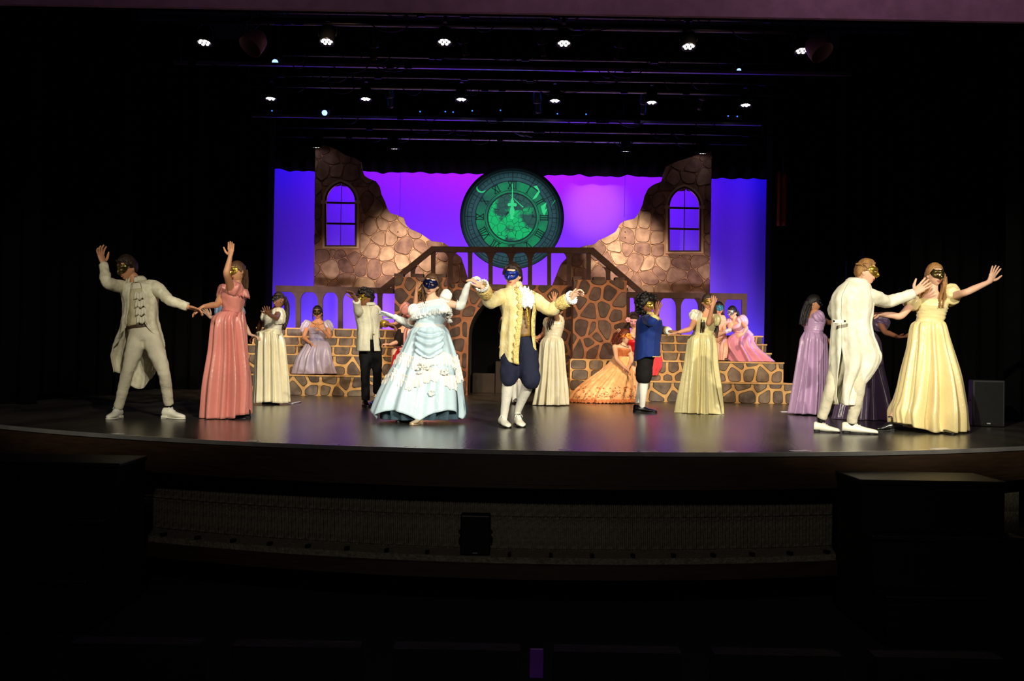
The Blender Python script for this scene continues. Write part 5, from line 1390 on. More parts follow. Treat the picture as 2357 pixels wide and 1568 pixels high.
# lace tiers in swags round the skirt
YS = [585, 640, 720, 850, 1000, 1200, 1372]
def t_of(y):
    for i in range(6):
        if y <= YS[i + 1]: return (i + 1 + (y - YS[i]) / (YS[i + 1] - YS[i])) / 7
    return .99
def tier(name, t0, dip, width, nsw, ph, m_):
    pts = [onskirt(a, min(.97, t0 + dip * (.5 + .5 * cos(nsw * a + ph)))) for a in ths]
    s.ruffle(name, m_, pts, N_, width, .022, 1.7, rows=5)
tier('lace_flounce', t_of(800), .05, .09, 4, 1.2, m_wlace); tier('lace_flounce', t_of(755), .05, .09, 4, 1.2, m_wlace)
tier('lace_flounce', t_of(1040), -.08, .10, 5, .4, m_wlace); tier('lace_flounce', t_of(985), -.08, .10, 5, .4, m_wlace)
# draped apron swag at the front
def apron():
    mb = MB(); n, m2 = 28, 26
    for i in range(n + 1):
        u = -1 + 2 * i / n
        for j in range(m2 + 1):
            v = j / m2; w = sqrt(max(0, 1 - (v ** 1.6) ** 2)) * .62 if v < 1 else 0
            th = radians(-84) + u * w * 1.0; t = .19 + .35 * v
            fold = .022 * sin(v * 26 - 8 * (1 - u * u)) * (1 - v * .3) + .05 * sin(pi * min(1, v * 1.1)) * (1 - u * u)
            mb.v.append(onskirt(th, t, .022 + fold))
    for i in range(n):
        for j in range(m2): mb.f.append([i*(m2+1) + j, (i+1)*(m2+1) + j, (i+1)*(m2+1) + j + 1, i*(m2+1) + j + 1]); mb.m.append(0)
    return s.part('apron_drape', mb, m_cblue, solid=.004)
apron()
# white lace bertha collar
an_ = list(range(-180, 181, 15))
for t_, w_, am_ in ((.90, .12, .05), (.845, .12, .055), (.95, .10, .035)):
    s.ruffle('lace_collar', m_wlace, [s.tpt(t_ + .02 * sin(radians(a)), radians(a), .028) for a in an_], [s.r * cos(radians(a)) + s.f * sin(radians(a)) for a in an_], w_, am_, 2.4, rows=5)
s.puff('cap_sleeve', m_wlace, (722, 338), (812, 372), .085, 0, 3, (9, .12)); s.puff('cap_sleeve', m_wlace, (545, 430), (480, 520), .085, -.02, 4, (9, .12))
mb = MB(); R = random.Random(3)
for i in range(26):
    c = s.p(790 + R.uniform(-25, 30), 520 + R.uniform(-55, 45), .05 + R.uniform(-.04, .04)); ball(c, (R.uniform(.012, .03), R.uniform(.012, .03), R.uniform(.012, .03)), 7, 5, mb)
s.part('lace_bow', mb, m_wlace)
for i, (x, y) in enumerate(((560, 940), (590, 890), (640, 900), (720, 1150), (840, 960))):
    mb = MB()
    for q in range(12): ball(onskirt(radians(-90) + (x - 600) / 420, t_of(y), .03) + V((R.uniform(-.035, .035), R.uniform(-.02, .01), R.uniform(-.03, .03))), (R.uniform(.01, .025), .012, R.uniform(.01, .02)), 7, 5, mb)
    s.part('lace_rosette', mb, m_wlace)
s.shoe3('shoe', m_silver, V((s.p(575, 1440).x, 10.86, 0)), V((-.35, -1, 0)).normalized(), .25, .06, m_silver, hl=.05)
s.shoe3('shoe', m_bshoe, V((s.p(470, 1440).x, 11.1, 0)), V((-.6, -1, 0)).normalized(), .25, .06, hl=.05)
s.head((642, 248, -.02), -6, 2, -10, 1.0, mouth=.3, smile=.7, teeth=True); s.mask(M_NAVY, 26, 74, trim=M_SILVER, gem=M_SILVER, peak=6)
s.hair(H_BROWN, .016, .008, 24, .066, -.01, -.08, extra=s.locks([((592, 230, .02), (575, 310, .02), (590, 370, -.03), (610, 420, -.08), (590, 445, -.09)), ((590, 270, .04), (560, 350, .04), (545, 390, .02)), ((705, 230, .0), (716, 290, .02), (700, 330, .02)), ((690, 200, .02), (715, 260, .04), (708, 310, .04))], .022, .008, 6, .018, 8, .012))
s.finish()

# ===== prince
m_pcoat = mat('cream_brocade', (240, 224, 172), rough=.6, scale=14, rgb2=(226, 204, 140), bump=.3, bscale=40, sheen=.2); m_gold = mat('gold_braid', (228, 198, 122), rough=.55, metal=.0, var=.3, scale=60, bump=.8, bscale=80)
m_pvest = mat('bronze_vest', (128, 96, 52), rough=.45, var=.3, scale=30); m_navy = cloth('navy_breeches', (26, 30, 52))
s = Person(K3, 10.65, (1330, 1440), 'young man in cream gold braided coat, navy breeches and blue mask at centre', 'light', 1.03)
s.torso((1400, 695), (1362, 280), -6, False, k=.88)
s.arm((1262, 340, .0), (1152, 395), (1088, 270), (1022, 215), (-1, -1, 0), palm=(0, .3, -1), thumb=1, curl=.4, key='l')
s.arm((1508, 360, .0), (1668, 462), (1828, 370), (1890, 322), (-1, -1, 0), palm=(.2, -.5, -.8), thumb=-1, curl=.55, key='r')
hl, kl, al_ = s.p(1335, 740, 0), s.p(1310, 1060, -.12), s.p(1268, 1385, -.02); hr, kr, ar2 = s.p(1460, 740, 0), s.p(1495, 1060, -.14), s.p(1388, 1325, .10)
s.leg(hl, kl, al_); s.leg(hr, kr, ar2)
s.trousers('breeches', m_navy, [([hl, hl.lerp(kl, .35), hl.lerp(kl, .75), kl, kl.lerp(al_, .06), kl.lerp(al_, .12)], [.105, .110, .104, .092, .082, .055]), ([hr, hr.lerp(kr, .35), hr.lerp(kr, .75), kr, kr.lerp(ar2, .08), kr.lerp(ar2, .16)], [.108, .115, .112, .104, .094, .058])], wr=.012, seed=2, top=.02)
for kn, an in ((kl, al_), (kr, ar2)):
    s.part('stocking', tube([kn, kn.lerp(an, .25), kn.lerp(an, .6), an, an - V((0, 0, .04))], [.060, .062, .049, .039, .037], 18, 26, wr=.002), m_wstock)
s.shoe3('shoe', m_wshoe, V((al_.x - .03, al_.y + .06, 0)), V((.30, -1, 0)).normalized(), .29, .10, m_bshoe, m_wlace); s.shoe3('shoe', m_wshoe, V((ar2.x - .01, ar2.y + .06, 0)), V((.22, -1, 0)).normalized(), .29, .10, m_bshoe, m_wlace)
s.bodice('vest', m_pvest, .0, .97, .024, .004, seed=8)
ct = s.shell('coat', m_pcoat, [(262, 1310, 1420), (290, 1262, 1480), (325, 1240, 1532), (420, 1255, 1545), (520, 1258, 1540), (620, 1246, 1535), (740, 1232, 1545), (850, 1224, 1556), (930, 1222, 1572)], pleat=(6, 0, .05), gap=lambda t: 30 + 6 * smst(.2, .5, t) + 22 * smst(.5, 1, t), gapdir=-60, seed=5, wr=.006, ratio=.70,
        hem=lambda th: .06 * smst(0, -1, cos(th)) + .02 * smst(.5, 1, sin(th)), grow=.052)
pos = s.last
gapf = lambda t: 30 + 6 * smst(.2, .5, t) + 22 * smst(.5, 1, t)
for sg in (1, -1):
    pts = []; 
    mb = MB(); n = 40
    for i in range(n + 1):
        t = .06 + .93 * i / n
        for j in range(5):
            a = radians(-60 + sg * (gapf(t) / 2 + 1 + j * (4.2 if sg < 0 else 3.6) * (1 + .25 * sin(i * 1.9) * (j == 4)))); p = pos(a, t); mb.v.append(p + V((cos(a), sin(a), 0)) * (.007 + .003 * sin(i * 1.7 + j * 2)))
    for i in range(n):
        for j in range(4): mb.f.append([i*5 + j, i*5 + j + 1, (i+1)*5 + j + 1, (i+1)*5 + j]); mb.m.append(0)
    s.part('gold_braid', mb, m_gold, ct, solid=.004)
for k, sd_ in (('l', 5), ('r', 6)):
    o = s.sleeve('sleeve', m_pcoat, k, [.078, .078, .070, .070, .064, .062], 0, .92, .008, seed=sd_); s.sleeve('cuff', m_gold, k, [.064, .073, .075, .073], .74, .95, .004, parent=o)
    S, E, Wr, T = s.parts[k]; d = (Wr - E).normalized(); a1 = d.orthogonal().normalized(); b1 = d.cross(a1)
    pts = [Wr - d * .02 + a1 * (.05 * cos(q * .5236)) + b1 * (.05 * sin(q * .5236)) for q in range(13)]; nn = [a1 * cos(q * .5236) + b1 * sin(q * .5236) for q in range(13)]
    for w_ in (.07, .05): s.ruffle('cuff_ruffle', m_wlace, pts, nn, w_, .02, 3, parent=o, down=d)
# jabot
for i, (y, w_) in enumerate(((262, .05), (292, .075), (325, .09), (358, .085), (388, .06))):
    c = s.p(1440 + i * 6, y, -.15 - .008 * i); pts = [c + V(((q / 6 - .5) * 2 * w_, .03 * ((q / 6 - .5) * 2) ** 2, .015 * sin(q * 2.2))) for q in range(7)]
    s.ruffle('jabot', m_wlace, pts, [V((.1 * (q - 3), -1, .1)) for q in range(7)], .065, .028, 2.2)
s.part('gold_placket', tube([s.p(1462, 425, -.165), s.p(1475, 520, -.17), s.p(1486, 600, -.165)], [.007] * 3, 8, 18), m_brass)
for q in range(5): s.part('button', ball(s.p(1460 + 5.5 * q, 440 + 38 * q, -.178), .011, 8, 6), m_brass)
collar(s, 'collar', m_pcoat, .070, .045, 40, .025, flare=-.004)
s.head((1345, 165, -.04), -24, 8, -6, 1.02, smile=1.2, mouth=.2); s.mask(M_BLUE, 24, 72, trim=M_NAVY, peak=3)
s.hair(H_DARK, .018, .009, 24, .068, -.01, -.09, extra=s.locks([((1330, 75, -.08), (1290, 95, -.12), (1272, 130, -.10), (1268, 160, -.06)), ((1350, 70, -.06), (1390, 90, -.08), (1410, 130, -.04), (1415, 180, .0)), ((1405, 130, 0), (1418, 190, .02), (1412, 225, .03))], .020, .006, 6, .012, 9))
s.finish()

# ===== man hidden behind the prince
m_dcoat = cloth('dark_green_coat', (40, 46, 40))
s = Person(K3, 15.5, (1350, 1265), 'man in dark coat and white stockings hidden behind the cream coated man', 'tan', 1.0)
s.torso((1352, 800), (1350, 520), 20, False)
s.arm((1270, 540, 0), (1255, 640), (1275, 720), (1280, 770), (1, -1, 0), key='l'); s.arm((1425, 540, 0), (1470, 640), (1530, 700), (1575, 705), (1, -1, 0), curl=.4, key='r')
hl, kl, al_ = s.p(1320, 820), s.p(1345, 1040, -.05), s.p(1358, 1235); hr, kr, ar2 = s.p(1385, 820), s.p(1390, 1040, 0), s.p(1395, 1225, .2)
s.leg(hl, kl, al_); s.leg(hr, kr, ar2)
s.trousers('breeches', m_btrou, [([hl, hl.lerp(kl, .5), kl], [.1, .1, .085]), ([hr, hr.lerp(kr, .5), kr], [.1, .1, .085])])
for kn, an in ((kl, al_), (kr, ar2)): s.part('stocking', tube([kn, kn.lerp(an, .25), kn.lerp(an, .6), an, an - V((0, 0, .04))], [.058, .058, .047, .038, .036], 16, 20), m_wstock)
s.shoe3('shoe', m_bshoe, V((al_.x, al_.y + .07, 0)), V((.2, -1, 0)).normalized()); s.shoe3('shoe', m_bshoe, V((ar2.x, ar2.y + .07, 0)), V((.4, -1, 0)).normalized())
s.bodice('coat', m_dcoat, -.1, 1.0, .03, .006); s.sleeve('sleeve', m_dcoat, 'l', [.07, .066, .058, .052]); s.sleeve('sleeve', m_dcoat, 'r', [.07, .066, .058, .052], 0, .95)
s.head((1352, 410, -.02), 10, 0, 0, 1.0); s.mask(M_GOLD, 24, 66); s.hair(H_DARK, .016, .006); s.finish()

# ===== woman in cream, back turned
m_cream2 = satin('pearl_satin', (226, 214, 184))
s = Person(K4, 15.25, (300, 1390), 'woman in pearl gown seen from behind, right of the cream coated man, hand raised', 'tan', .97)
s.torso((310, 840), (345, 490), 150); s.legs_down()
s.arm((372, 520, -.05), (352, 450), (338, 340), (345, 215), (-1, 1, 0), palm=(0, 1, .2), thumb=1, curl=.08, spread=.16, key='u')
s.arm((270, 540, .10), (225, 670), (160, 712), (110, 730), (1, -1, 0), palm=(0, 0, -1), curl=.35, key='d')
s.bodice('bodice', m_cream2, .30, .86, .014, .005, ruch=.003); s.puff('puff_sleeve', m_cream2, (365, 475), (400, 600), .085, -.02, 2, (8, .1)); s.puff('puff_sleeve', m_cream2, (285, 500), (255, 600), .066, .08, 3)
ring_belt(s, 'sash', m_cream2, .37, .02, .03)
s.shell('skirt', m_cream2, [(716, 236, 388), (760, 222, 408), (900, 190, 430), (1100, 158, 456), (1250, 138, 465), (1395, 120, 470)], pleat=(12, .03, .13), gather=.02, seed=11, ratio=.85, floor_=.006)
s.head((378, 428, 0), 130, -8, 12, .97); s.mask(M_GOLD, 24, 66)
s.hair(H_DARK, .014, .005, extra=s.locks([((330, 440, -.08), (300, 520, -.13), (285, 580, -.14), (290, 630, -.13)), ((370, 460, -.06), (330, 530, -.12), (305, 600, -.13)), ((415, 450, 0), (430, 560, .04), (425, 640, .06), (410, 690, .06))], .026, .008, 6, .02, 12, .008))
s.finish()

# ===== seated woman in peach gown
m_peach = mat('peach_tulle', (255, 204, 150), rough=.6, scale=16, rgb2=(250, 184, 122), sheen=.3, bump=.2); m_peachl = mat('peach_sequin', (232, 150, 90), rough=.4, scale=60, rgb2=(190, 100, 60), bump=.6, bscale=120)
s = Person(K4, 16.72, (900, 1350), 'seated woman in spreading peach orange ball gown with orange mask', 'light', 1.0)
s.torso((1020, 975), (1050, 775), 52, k=.95)
kn = V((s.hip.x + .28, s.Y - .22, .50)); s.leg(s.hip + V((.06, .05, 0)), kn + V((0, .1, 0)), V((kn.x, kn.y, .1))); s.leg(s.hip + V((-.02, -.06, 0)), kn, V((kn.x - .03, kn.y, .1)))
s.arm((965, 805, -.10), (985, 930), (1062, 1015), (1112, 1055), (-1, -1, 0), palm=(0, 0, -1), thumb=1, curl=.35, key='l')
s.arm((1105, 812, .08), (1140, 930), (1112, 1000), (1070, 1045), (-1, -1, -1), palm=(0, 0, -1), thumb=-1, curl=.35, key='r')
s.bodice('bodice', m_peachl, .05, .80, .014, .003)
s.shell('skirt', m_peach, [(945, 945, 1110, 0, .8), (985, 880, 1140, -.08, .9), (1040, 815, 1165, -.16, .9), (1120, 700, 1178, -.2, .8), (1200, 590, 1186, -.22, .72), (1290, 505, 1190, -.24, .66), (1366, 472, 1184, -.24, .62)], pleat=(12, .015, .07), gather=.02, seed=13, wr=.012, floor_=.006)
pos = s.last; an_ = [radians(a) for a in range(-190, 11, 8)]
s.ruffle('hem_flounce', m_peachl, [pos(a, .93) + V((cos(a), sin(a), 0)) * .01 for a in an_], [V((cos(a), sin(a), .2)) for a in an_], .06, .035, 3)
mb = MB(); R = random.Random(8)
for i in range(170):
    a = radians(R.uniform(-175, -5)); t = R.uniform(.72, .95); p = pos(a, t) + V((cos(a), sin(a), .2)) * .006; ball(p, (R.uniform(.006, .016), .005, R.uniform(.005, .012)), 6, 4, mb)
tag(s.part('sequin_scatter', mb, m_peachl), kind='stuff')
s.part('necklace', tube([s.tpt(.99 - .10 * sin(pi * i / 8), radians(15 + 150 * i / 8), .006) for i in range(9)], [.006] * 9, 6, 24), M_SILVER)
s.head((1068, 698, -.02), 62, 0, -6, .98, lipmat=m_lips_red, smile=.5); mk = s.mask(M_ORANGE, 27, 70)
mb = MB()
for i in range(7):
    a = 2 * pi * i / 7; c = s.p(1052, 690, -.11); d = V((cos(a), -.1, sin(a))); tube([c, c + d * .035, c + d * .06], [(.014, .006), (.018, .005), (.003, .002)], 8, 8, mb=mb)
s.part('mask_flower', mb, M_ORANGE, mk)
s.hair(H_AUBURN, .026, .010, 22, .062, -.03, -.09, extra=s.locks([((1000, 670, .02), (965, 730, .04), (950, 775, .05), (945, 800, .05)), ((1020, 700, -.06), (995, 750, -.06), (985, 775, -.05)), ((985, 650, .03), (950, 720, .06), (935, 770, .06))], .026, .010, 6, .022, 10, .014))
s.finish()

# ===== woman in red behind the blue coat
m_redd = satin('scarlet_satin', (214, 26, 40)); m_tulle = mat('coral_tulle', (232, 60, 76), rough=.8, sheen=.4, bump=.3)
s = Person(K4, 17.7, (1170, 1140), 'woman in scarlet gown with pink mask and flower, behind the peach gown', 'light', 1.0, .355)
s.torso((1180, 950), (1165, 668), 0)
for q in (-1, 1):
    h = s.hip + V((.09 * q, 0, 0)); kn_ = V((h.x + .02 * q, 17.5, .82)); s.leg(h, kn_, V((kn_.x, 17.46, .44)))
s.arm((1095, 705, 0), (1060, 790), (1050, 690), (1005, 632), (-1, -1, 0), palm=(.3, -.4, -1), thumb=1, curl=.25, key='l'); s.arm((1235, 705, 0), (1215, 760), (1160, 700), (1135, 660), (-1, -1, 0), key='r')
s.bodice('bodice', m_redd, .1, .80, .014, .004)
s.shell('skirt', m_redd, [(860, 1118, 1240, 0, .8), (920, 1100, 1270, -.15, 1.0), (1000, 1095, 1290, -.24, 1.0), (1140, 1100, 1300, -.26, .9)], pleat=(10, .03, .1), gather=.02, seed=21, floor_=.362)
s.shell('tulle_train', m_tulle, [(860, 1330, 1400, .0, .7), (920, 1310, 1450, -.05), (1000, 1300, 1440, -.08), (1095, 1300, 1395, -.1)], pleat=(9, .06, .18), seed=22, wr=.015, floor_=.362, body=False)
s.part('necklace', tube([s.tpt(.99 - .14 * sin(pi * i / 8), radians(25 + 130 * i / 8), .008) for i in range(9)], [.007] * 9, 6, 24), m_redd)
s.head((1158, 548, -.02), -8, 2, -4, .98, lipmat=m_lips_red, smile=.4); mk = s.mask(M_PINK, 25, 66, trim=M_SILVER)
mb = MB()
for i in range(6):
    a = 2 * pi * i / 6; c = s.p(1102, 522, -.11); ball(c + V((cos(a) * .028, 0, sin(a) * .028)), (.022, .012, .022), 9, 6, mb)
ball(s.p(1102, 522, -.125), .014, 8, 6, mb); s.part('mask_flower', mb, M_PINK, mk)
s.hair(H_DARK, .034, .014, 20, .062, -.02, -.09, extra=s.locks([((1110, 560, .0), (1092, 620, 0), (1100, 680, -.04)), ((1205, 560, 0), (1222, 620, 0), (1212, 680, -.03)), ((1150, 450, .02), (1110, 480, 0), (1100, 530, 0)), ((1160, 445, .02), (1200, 470, 0), (1212, 540, 0))], .026, .010, 6, .02, 14, .012))
s.finish()

# ===== man in blue coat
m_bluec = cloth('royal_blue_velvet', (10, 40, 112), sheen=.08, rough=.7); m_bbre = cloth('black_breeches', (18, 16, 16))
s = Person(K4, 13.75, (1270, 1480), 'man in royal blue coat, black breeches and white stockings with big curly hair', 'brown', 1.0)
s.torso((1290, 860), (1310, 478), 68, False)
s.arm((1300, 520, -.14), (1345, 545), (1392, 472), (1425, 335), (-1, 0, 0), palm=(.6, .6, 0), thumb=1, curl=.1, spread=.2, key='u')
s.arm((1345, 530, .14), (1440, 625), (1520, 640), (1580, 640), (1, -1, 0), palm=(0, 0, -1), curl=.35, key='d')
hl, kl, al_ = s.p(1275, 900, -.06), s.p(1262, 1160, -.06), s.p(1245, 1420, -.04); hr, kr, ar2 = s.p(1290, 900, .09), s.p(1255, 1150, .12), s.p(1205, 1350, .22)
s.leg(hl, kl, al_); s.leg(hr, kr, ar2)
s.trousers('breeches', m_bbre, [([hl, hl.lerp(kl, .4), hl.lerp(kl, .8), kl, kl.lerp(al_, .06)], [.105, .115, .112, .092, .06]), ([hr, hr.lerp(kr, .4), hr.lerp(kr, .8), kr, kr.lerp(ar2, .06)], [.105, .108, .1, .085, .06])], wr=.008)
for kn, an in ((kl, al_), (kr, ar2)): s.part('stocking', tube([kn, kn.lerp(an, .25), kn.lerp(an, .6), an, an - V((0, 0, .04))], [.062, .062, .05, .04, .038], 16, 20, wr=.002), m_wstock)
s.shoe3('shoe', m_bshoe, V((al_.x - .08, al_.y + .02, 0)), V((1, -.28, 0)).normalized(), .29, .085); s.shoe3('shoe', m_bshoe, V((ar2.x - .06, ar2.y, 0)), V((.9, -.5, 0)).normalized(), .28, .085)
ct = s.shell('coat', m_bluec, [(452, 1268, 1370), (478, 1232, 1404), (540, 1212, 1424), (640, 1205, 1425), (740, 1192, 1415), (840, 1184, 1408), (905, 1180, 1402)], pleat=(6, 0, .04), seed=3, wr=.006, ratio=.82, hem=lambda th: -.06 * smst(-.2, -1, cos(th)), grow=.045, coatd=.23)
pos = s.last; s.part('gold_hem', tube([pos(radians(a), .985) + V((cos(radians(a)), sin(radians(a)), 0)) * .006 for a in range(-75, 10, 6)], [.008] * 15, 6, 50), m_gold, ct)
s.part('gold_braid', tube([pos(radians(-35), t) + V((.006, -.008, 0)) for t in (.12, .2, .3)], [.008] * 3, 6, 16), m_gold, ct); s.part('gold_braid', tube([pos(radians(-80), t) + V((.0, -.012, 0)) for t in (.12, .18, .22)], [.010] * 3, 6, 16), m_gold, ct)
s.sleeve('sleeve', m_bluec, 'u', [.078, .074, .068, .064, .060], 0, .88, .006, seed=3); s.sleeve('sleeve', m_bluec, 'd', [.074, .072, .064, .060, .056], 0, .9, .006, seed=5)
s.sleeve('cuff', m_gold, 'u', [.064, .066, .064], .86, .95, .002); s.sleeve('cuff', m_gold, 'd', [.058, .064, .062], .84, .95, .004); s.sleeve('lace_cuff', m_wlace, 'd', [.05, .056, .05], .93, 1.02, .006)
collar(s, 'collar', m_gold, .070, .03, 40)
s.head((1295, 372, -.02), 44, 2, 4, 1.0, smile=.2); s.mask(M_GOLD, 26, 68, trim=M_SILVER)
ex = MB(); R = random.Random(9)
for i in range(150):
    d = V((R.uniform(-1, 1), R.uniform(-1, .55), R.uniform(-.6, 1))).normalized()
    if d.y > .25 and d.z < .45: continue
    ball(s.hp(d, .055 + R.uniform(-.012, .022)), R.uniform(.016, .028), 8, 6, ex)
s.hair(H_BLACK, .058, .02, 22, .052, -.02, -.09, extra=ex)
s.finish()

# ===== woman in gold satin
m_goldd = satin('champagne_satin', (212, 198, 142))
s = Person(K5, 13.85, (930, 1440), 'woman in champagne gold gown shielding her masked face with raised hand', 'tan', 1.0)
s.torso((930, 790), (985, 430), -14); s.legs_down()
s.arm((1045, 500, -.05), (1005, 545), (1042, 385), (1082, 240), (-1, -1, 0), palm=(-.4, 1, 0), thumb=1, curl=.16, spread=.16, key='u')
s.arm((875, 500, 0), (820, 600), (705, 632), (618, 645), (-1, 0, 0), palm=(0, 0, -1), thumb=1, curl=.25, key='d')
s.bodice('bodice', m_goldd, .30, .84, .016, .005, ruch=.004)
s.puff('puff_sleeve', m_ivory, (915, 420), (850, 520), .092, -.02, 5, (8, .1)); s.puff('puff_sleeve', m_goldd, (1050, 450), (1070, 570), .088, -.06, 6, (8, .1))
ring_belt(s, 'sash', m_goldd, .37, .022, .03)
s.shell('skirt', m_goldd, [(655, 852, 1010), (690, 838, 1040), (780, 808, 1072), (950, 772, 1096), (1200, 736, 1126), (1350, 718, 1140), (1450, 708, 1148)], pleat=(13, .03, .13), gather=.018, seed=17, ratio=.8, floor_=.006, hem=lambda th: .02 * sin(2 * th))
s.head((1000, 330, -.02), 8, 4, 6, .98, smile=.5); s.mask(M_GOLD, 25, 68, trim=M_SILVER)
s.hair(H_DARK, .013, .005, extra=s.locks([((962, 340, 0), (948, 440, -.02), (945, 540, -.14), (935, 640, -.13)), ((1050, 350, .02), (1075, 480, .04), (1085, 600, .02), (1070, 690, 0)), ((1055, 360, .03), (1060, 500, .05), (1045, 620, .05), (1020, 650, .04))], .024, .008, 6, .016, 15, .01))
s.finish()

# ===== seated woman in pale pink with blue mask
m_blush = satin('blush_satin', (238, 190, 170))
s = Person(K5, 18.3, (1110, 910), 'seated woman in blush pink gown and turquoise mask behind the gold gown', 'light', 1.0, .71)
s.torso((1085, 750), (1100, 468), 4)
for q in (-1, 1):
    h = s.hip + V((.08 * q, 0, 0)); kn_ = V((h.x + .03 * q, 18.12, 1.10)); s.leg(h, kn_, V((kn_.x, 18.08, .80)))
s.arm((1035, 500, 0), (1020, 620), (1050, 690), (1080, 700), (-1, -1, 0), key='l'); s.arm((1150, 505, 0), (1165, 620), (1130, 690), (1100, 700), (-1, -1, 0), key='r')
s.bodice('bodice', m_blush, .2, .84, .014); s.puff('puff_sleeve', m_blush, (1120, 465), (1150, 560), .085, 0, 4); s.puff('puff_sleeve', m_blush, (1050, 470), (1030, 560), .08, 0, 5)
s.shell('skirt', m_blush, [(650, 1030, 1130, 0, .8), (710, 1015, 1150, -.14, 1.1), (800, 1010, 1160, -.22, 1.0), (912, 1010, 1172, -.22, .9)], pleat=(9, .03, .1), gather=.02, seed=23, floor_=.716)
s.shoe3('shoe', m_bshoe, V((s.p(1135, 912).x, 18.0, .71)), V((.1, -1, 0)).normalized(), .22, .05)
s.head((1108, 395, -.02), 2, 2, 0, .98, lipmat=m_lips_red); s.mask(M_AQUA, 30, 70, trim=M_SILVER, peak=6); s.hair(H_BLACK, .02, .006)
s.finish()

# ===== seated woman in mauve pink satin, far right of the steps
m_mauve = satin('mauve_pink_satin', (224, 150, 176)); m_mauve2 = satin('lilac_bodice_satin', (206, 168, 196))
s = Person(K5, 18.25, (1400, 925), 'woman in mauve pink satin gown crouching on the right steps with silver mask', 'light', 1.0, .71)
s.torso((1390, 715), (1275, 505), -48)
kn_ = V((s.hip.x - .14, 18.12, 1.05)); s.leg(s.hip, kn_, V((kn_.x, 18.1, .8))); s.leg(s.hip + V((.05, .06, 0)), kn_ + V((.10, .06, 0)), V((kn_.x + .1, 18.14, .8)))
s.arm((1340, 520, -.08), (1385, 590), (1350, 650), (1320, 660), (-1, -1, 0), key='r', curl=.4); s.arm((1225, 530, .08), (1215, 610), (1150, 640), (1120, 648), (-1, -1, 0), key='l', curl=.4)
s.sleeve('glove', m_glove, 'l', [.04, .042, .036], .5, .85, .002)
s.bodice('bodice', m_mauve2, .1, .84, .016, .005); s.puff('puff_sleeve', m_mauve2, (1310, 470), (1375, 570), .10, -.08, 6, (8, .1)); s.puff('puff_sleeve', m_mauve2, (1230, 490), (1212, 590), .075, .08, 7)
s.shell('skirt', m_mauve, [(625, 1250, 1415, 0, .7), (680, 1195, 1450, -.08, .7), (760, 1165, 1490, -.14, .7), (840, 1205, 1560, -.16, .65), (925, 1245, 1650, -.16, .6)], pleat=(10, .03, .16), gather=.02, seed=25, tw=2.2, floor_=.716)
s.head((1243, 432, -.04), -50, 18, -8, .98, lipmat=m_lips_red, smile=.6); s.mask(M_SILVER, 26, 68, trim=M_AQUA)
s.hair(H_BLACK, .012, .005, extra=s.locks([((1290, 420, .04), (1308, 490, .02), (1305, 560, -.04), (1295, 610, -.06))], .024, .008, 6, .016, 16))
s.finish()

# ===== woman in lavender, right
m_lil = satin('lilac_satin', (188, 150, 190))
s = Person(K6, 13.9, (280, 1315), 'woman in lilac satin gown standing left of the white long coat', 'tan', 1.0)
s.torso((305, 790), (315, 525), 128); s.legs_down()
s.arm((345, 560, -.06), (420, 608), (500, 615), (570, 612), (1, 1, 0), palm=(0, 0, -1), key='r'); s.arm((270, 570, .1), (330, 700), (420, 745), (460, 760), (1, 1, 0), key='l')
s.bodice('bodice', m_lil, .30, .80, .014, .004, ruch=.004); s.puff('puff_sleeve', m_lil, (318, 530), (372, 605), .085, -.08, 6, (8, .1)); s.puff('puff_sleeve', m_lil, (262, 560), (240, 640), .06, .08, 7)
ring_belt(s, 'sash', m_lil, .37, .02, .04, ruch=.003)
s.shell('skirt', m_lil, [(722, 238, 392), (760, 215, 410), (900, 190, 430), (1100, 164, 436), (1312, 132, 430)], pleat=(12, .03, .13), gather=.018, seed=27, ratio=.85, floor_=.02, hem=lambda th: .05 * smst(.3, 1, cos(th)))
s.shoe('shoe', m_bshoe, (330, 1330), (270, 1340))
s.head((312, 462, -.02), 72, 0, 0, .98); s.mask(M_BLACKG, 26, 70, trim=M_SILVER)
s.hair(H_BLACK, .016, .006, extra=s.locks([((262, 450, -.02), (235, 520, -.06), (222, 580, -.08), (215, 630, -.08)), ((275, 480, -.06), (250, 560, -.10), (235, 620, -.10))], .026, .010, 7, .022, 18, .01))
s.finish()

# ===== woman in dark purple, behind the white coat
m_plum = satin('plum_satin', (84, 64, 92))
s = Person(K6, 13.1, (760, 1350), 'woman in dark plum gown mostly hidden behind the white long coat', 'brown', 1.0)
s.torso((690, 790), (700, 510), 40); s.legs_down()
s.arm((790, 560, 0), (858, 680), (960, 722), (1035, 715), (-1, -1, 0), palm=(0, -.3, 1), thumb=-1, curl=.25, spread=.2, key='r'); s.arm((610, 560, 0), (600, 680), (600, 760), (600, 800), (1, -1, 0), key='l')
s.bodice('bodice', m_plum, .3, .84, .014); s.puff('puff_sleeve', m_plum, (770, 590), (880, 640), .105, -.02, 6, (8, .12)); s.puff('puff_sleeve', m_plum, (630, 540), (600, 640), .08, 0, 7)
s.shell('skirt', m_plum, [(690, 630, 760), (760, 610, 790), (950, 560, 830), (1150, 500, 865), (1355, 440, 892)], pleat=(12, .03, .13), gather=.015, seed=29, ratio=.8, floor_=.006)
s.head((700, 420, 0), 30, 0, 0, .98); s.mask(M_BLACKG); s.hair(H_BLACK, .016, .006); s.finish()

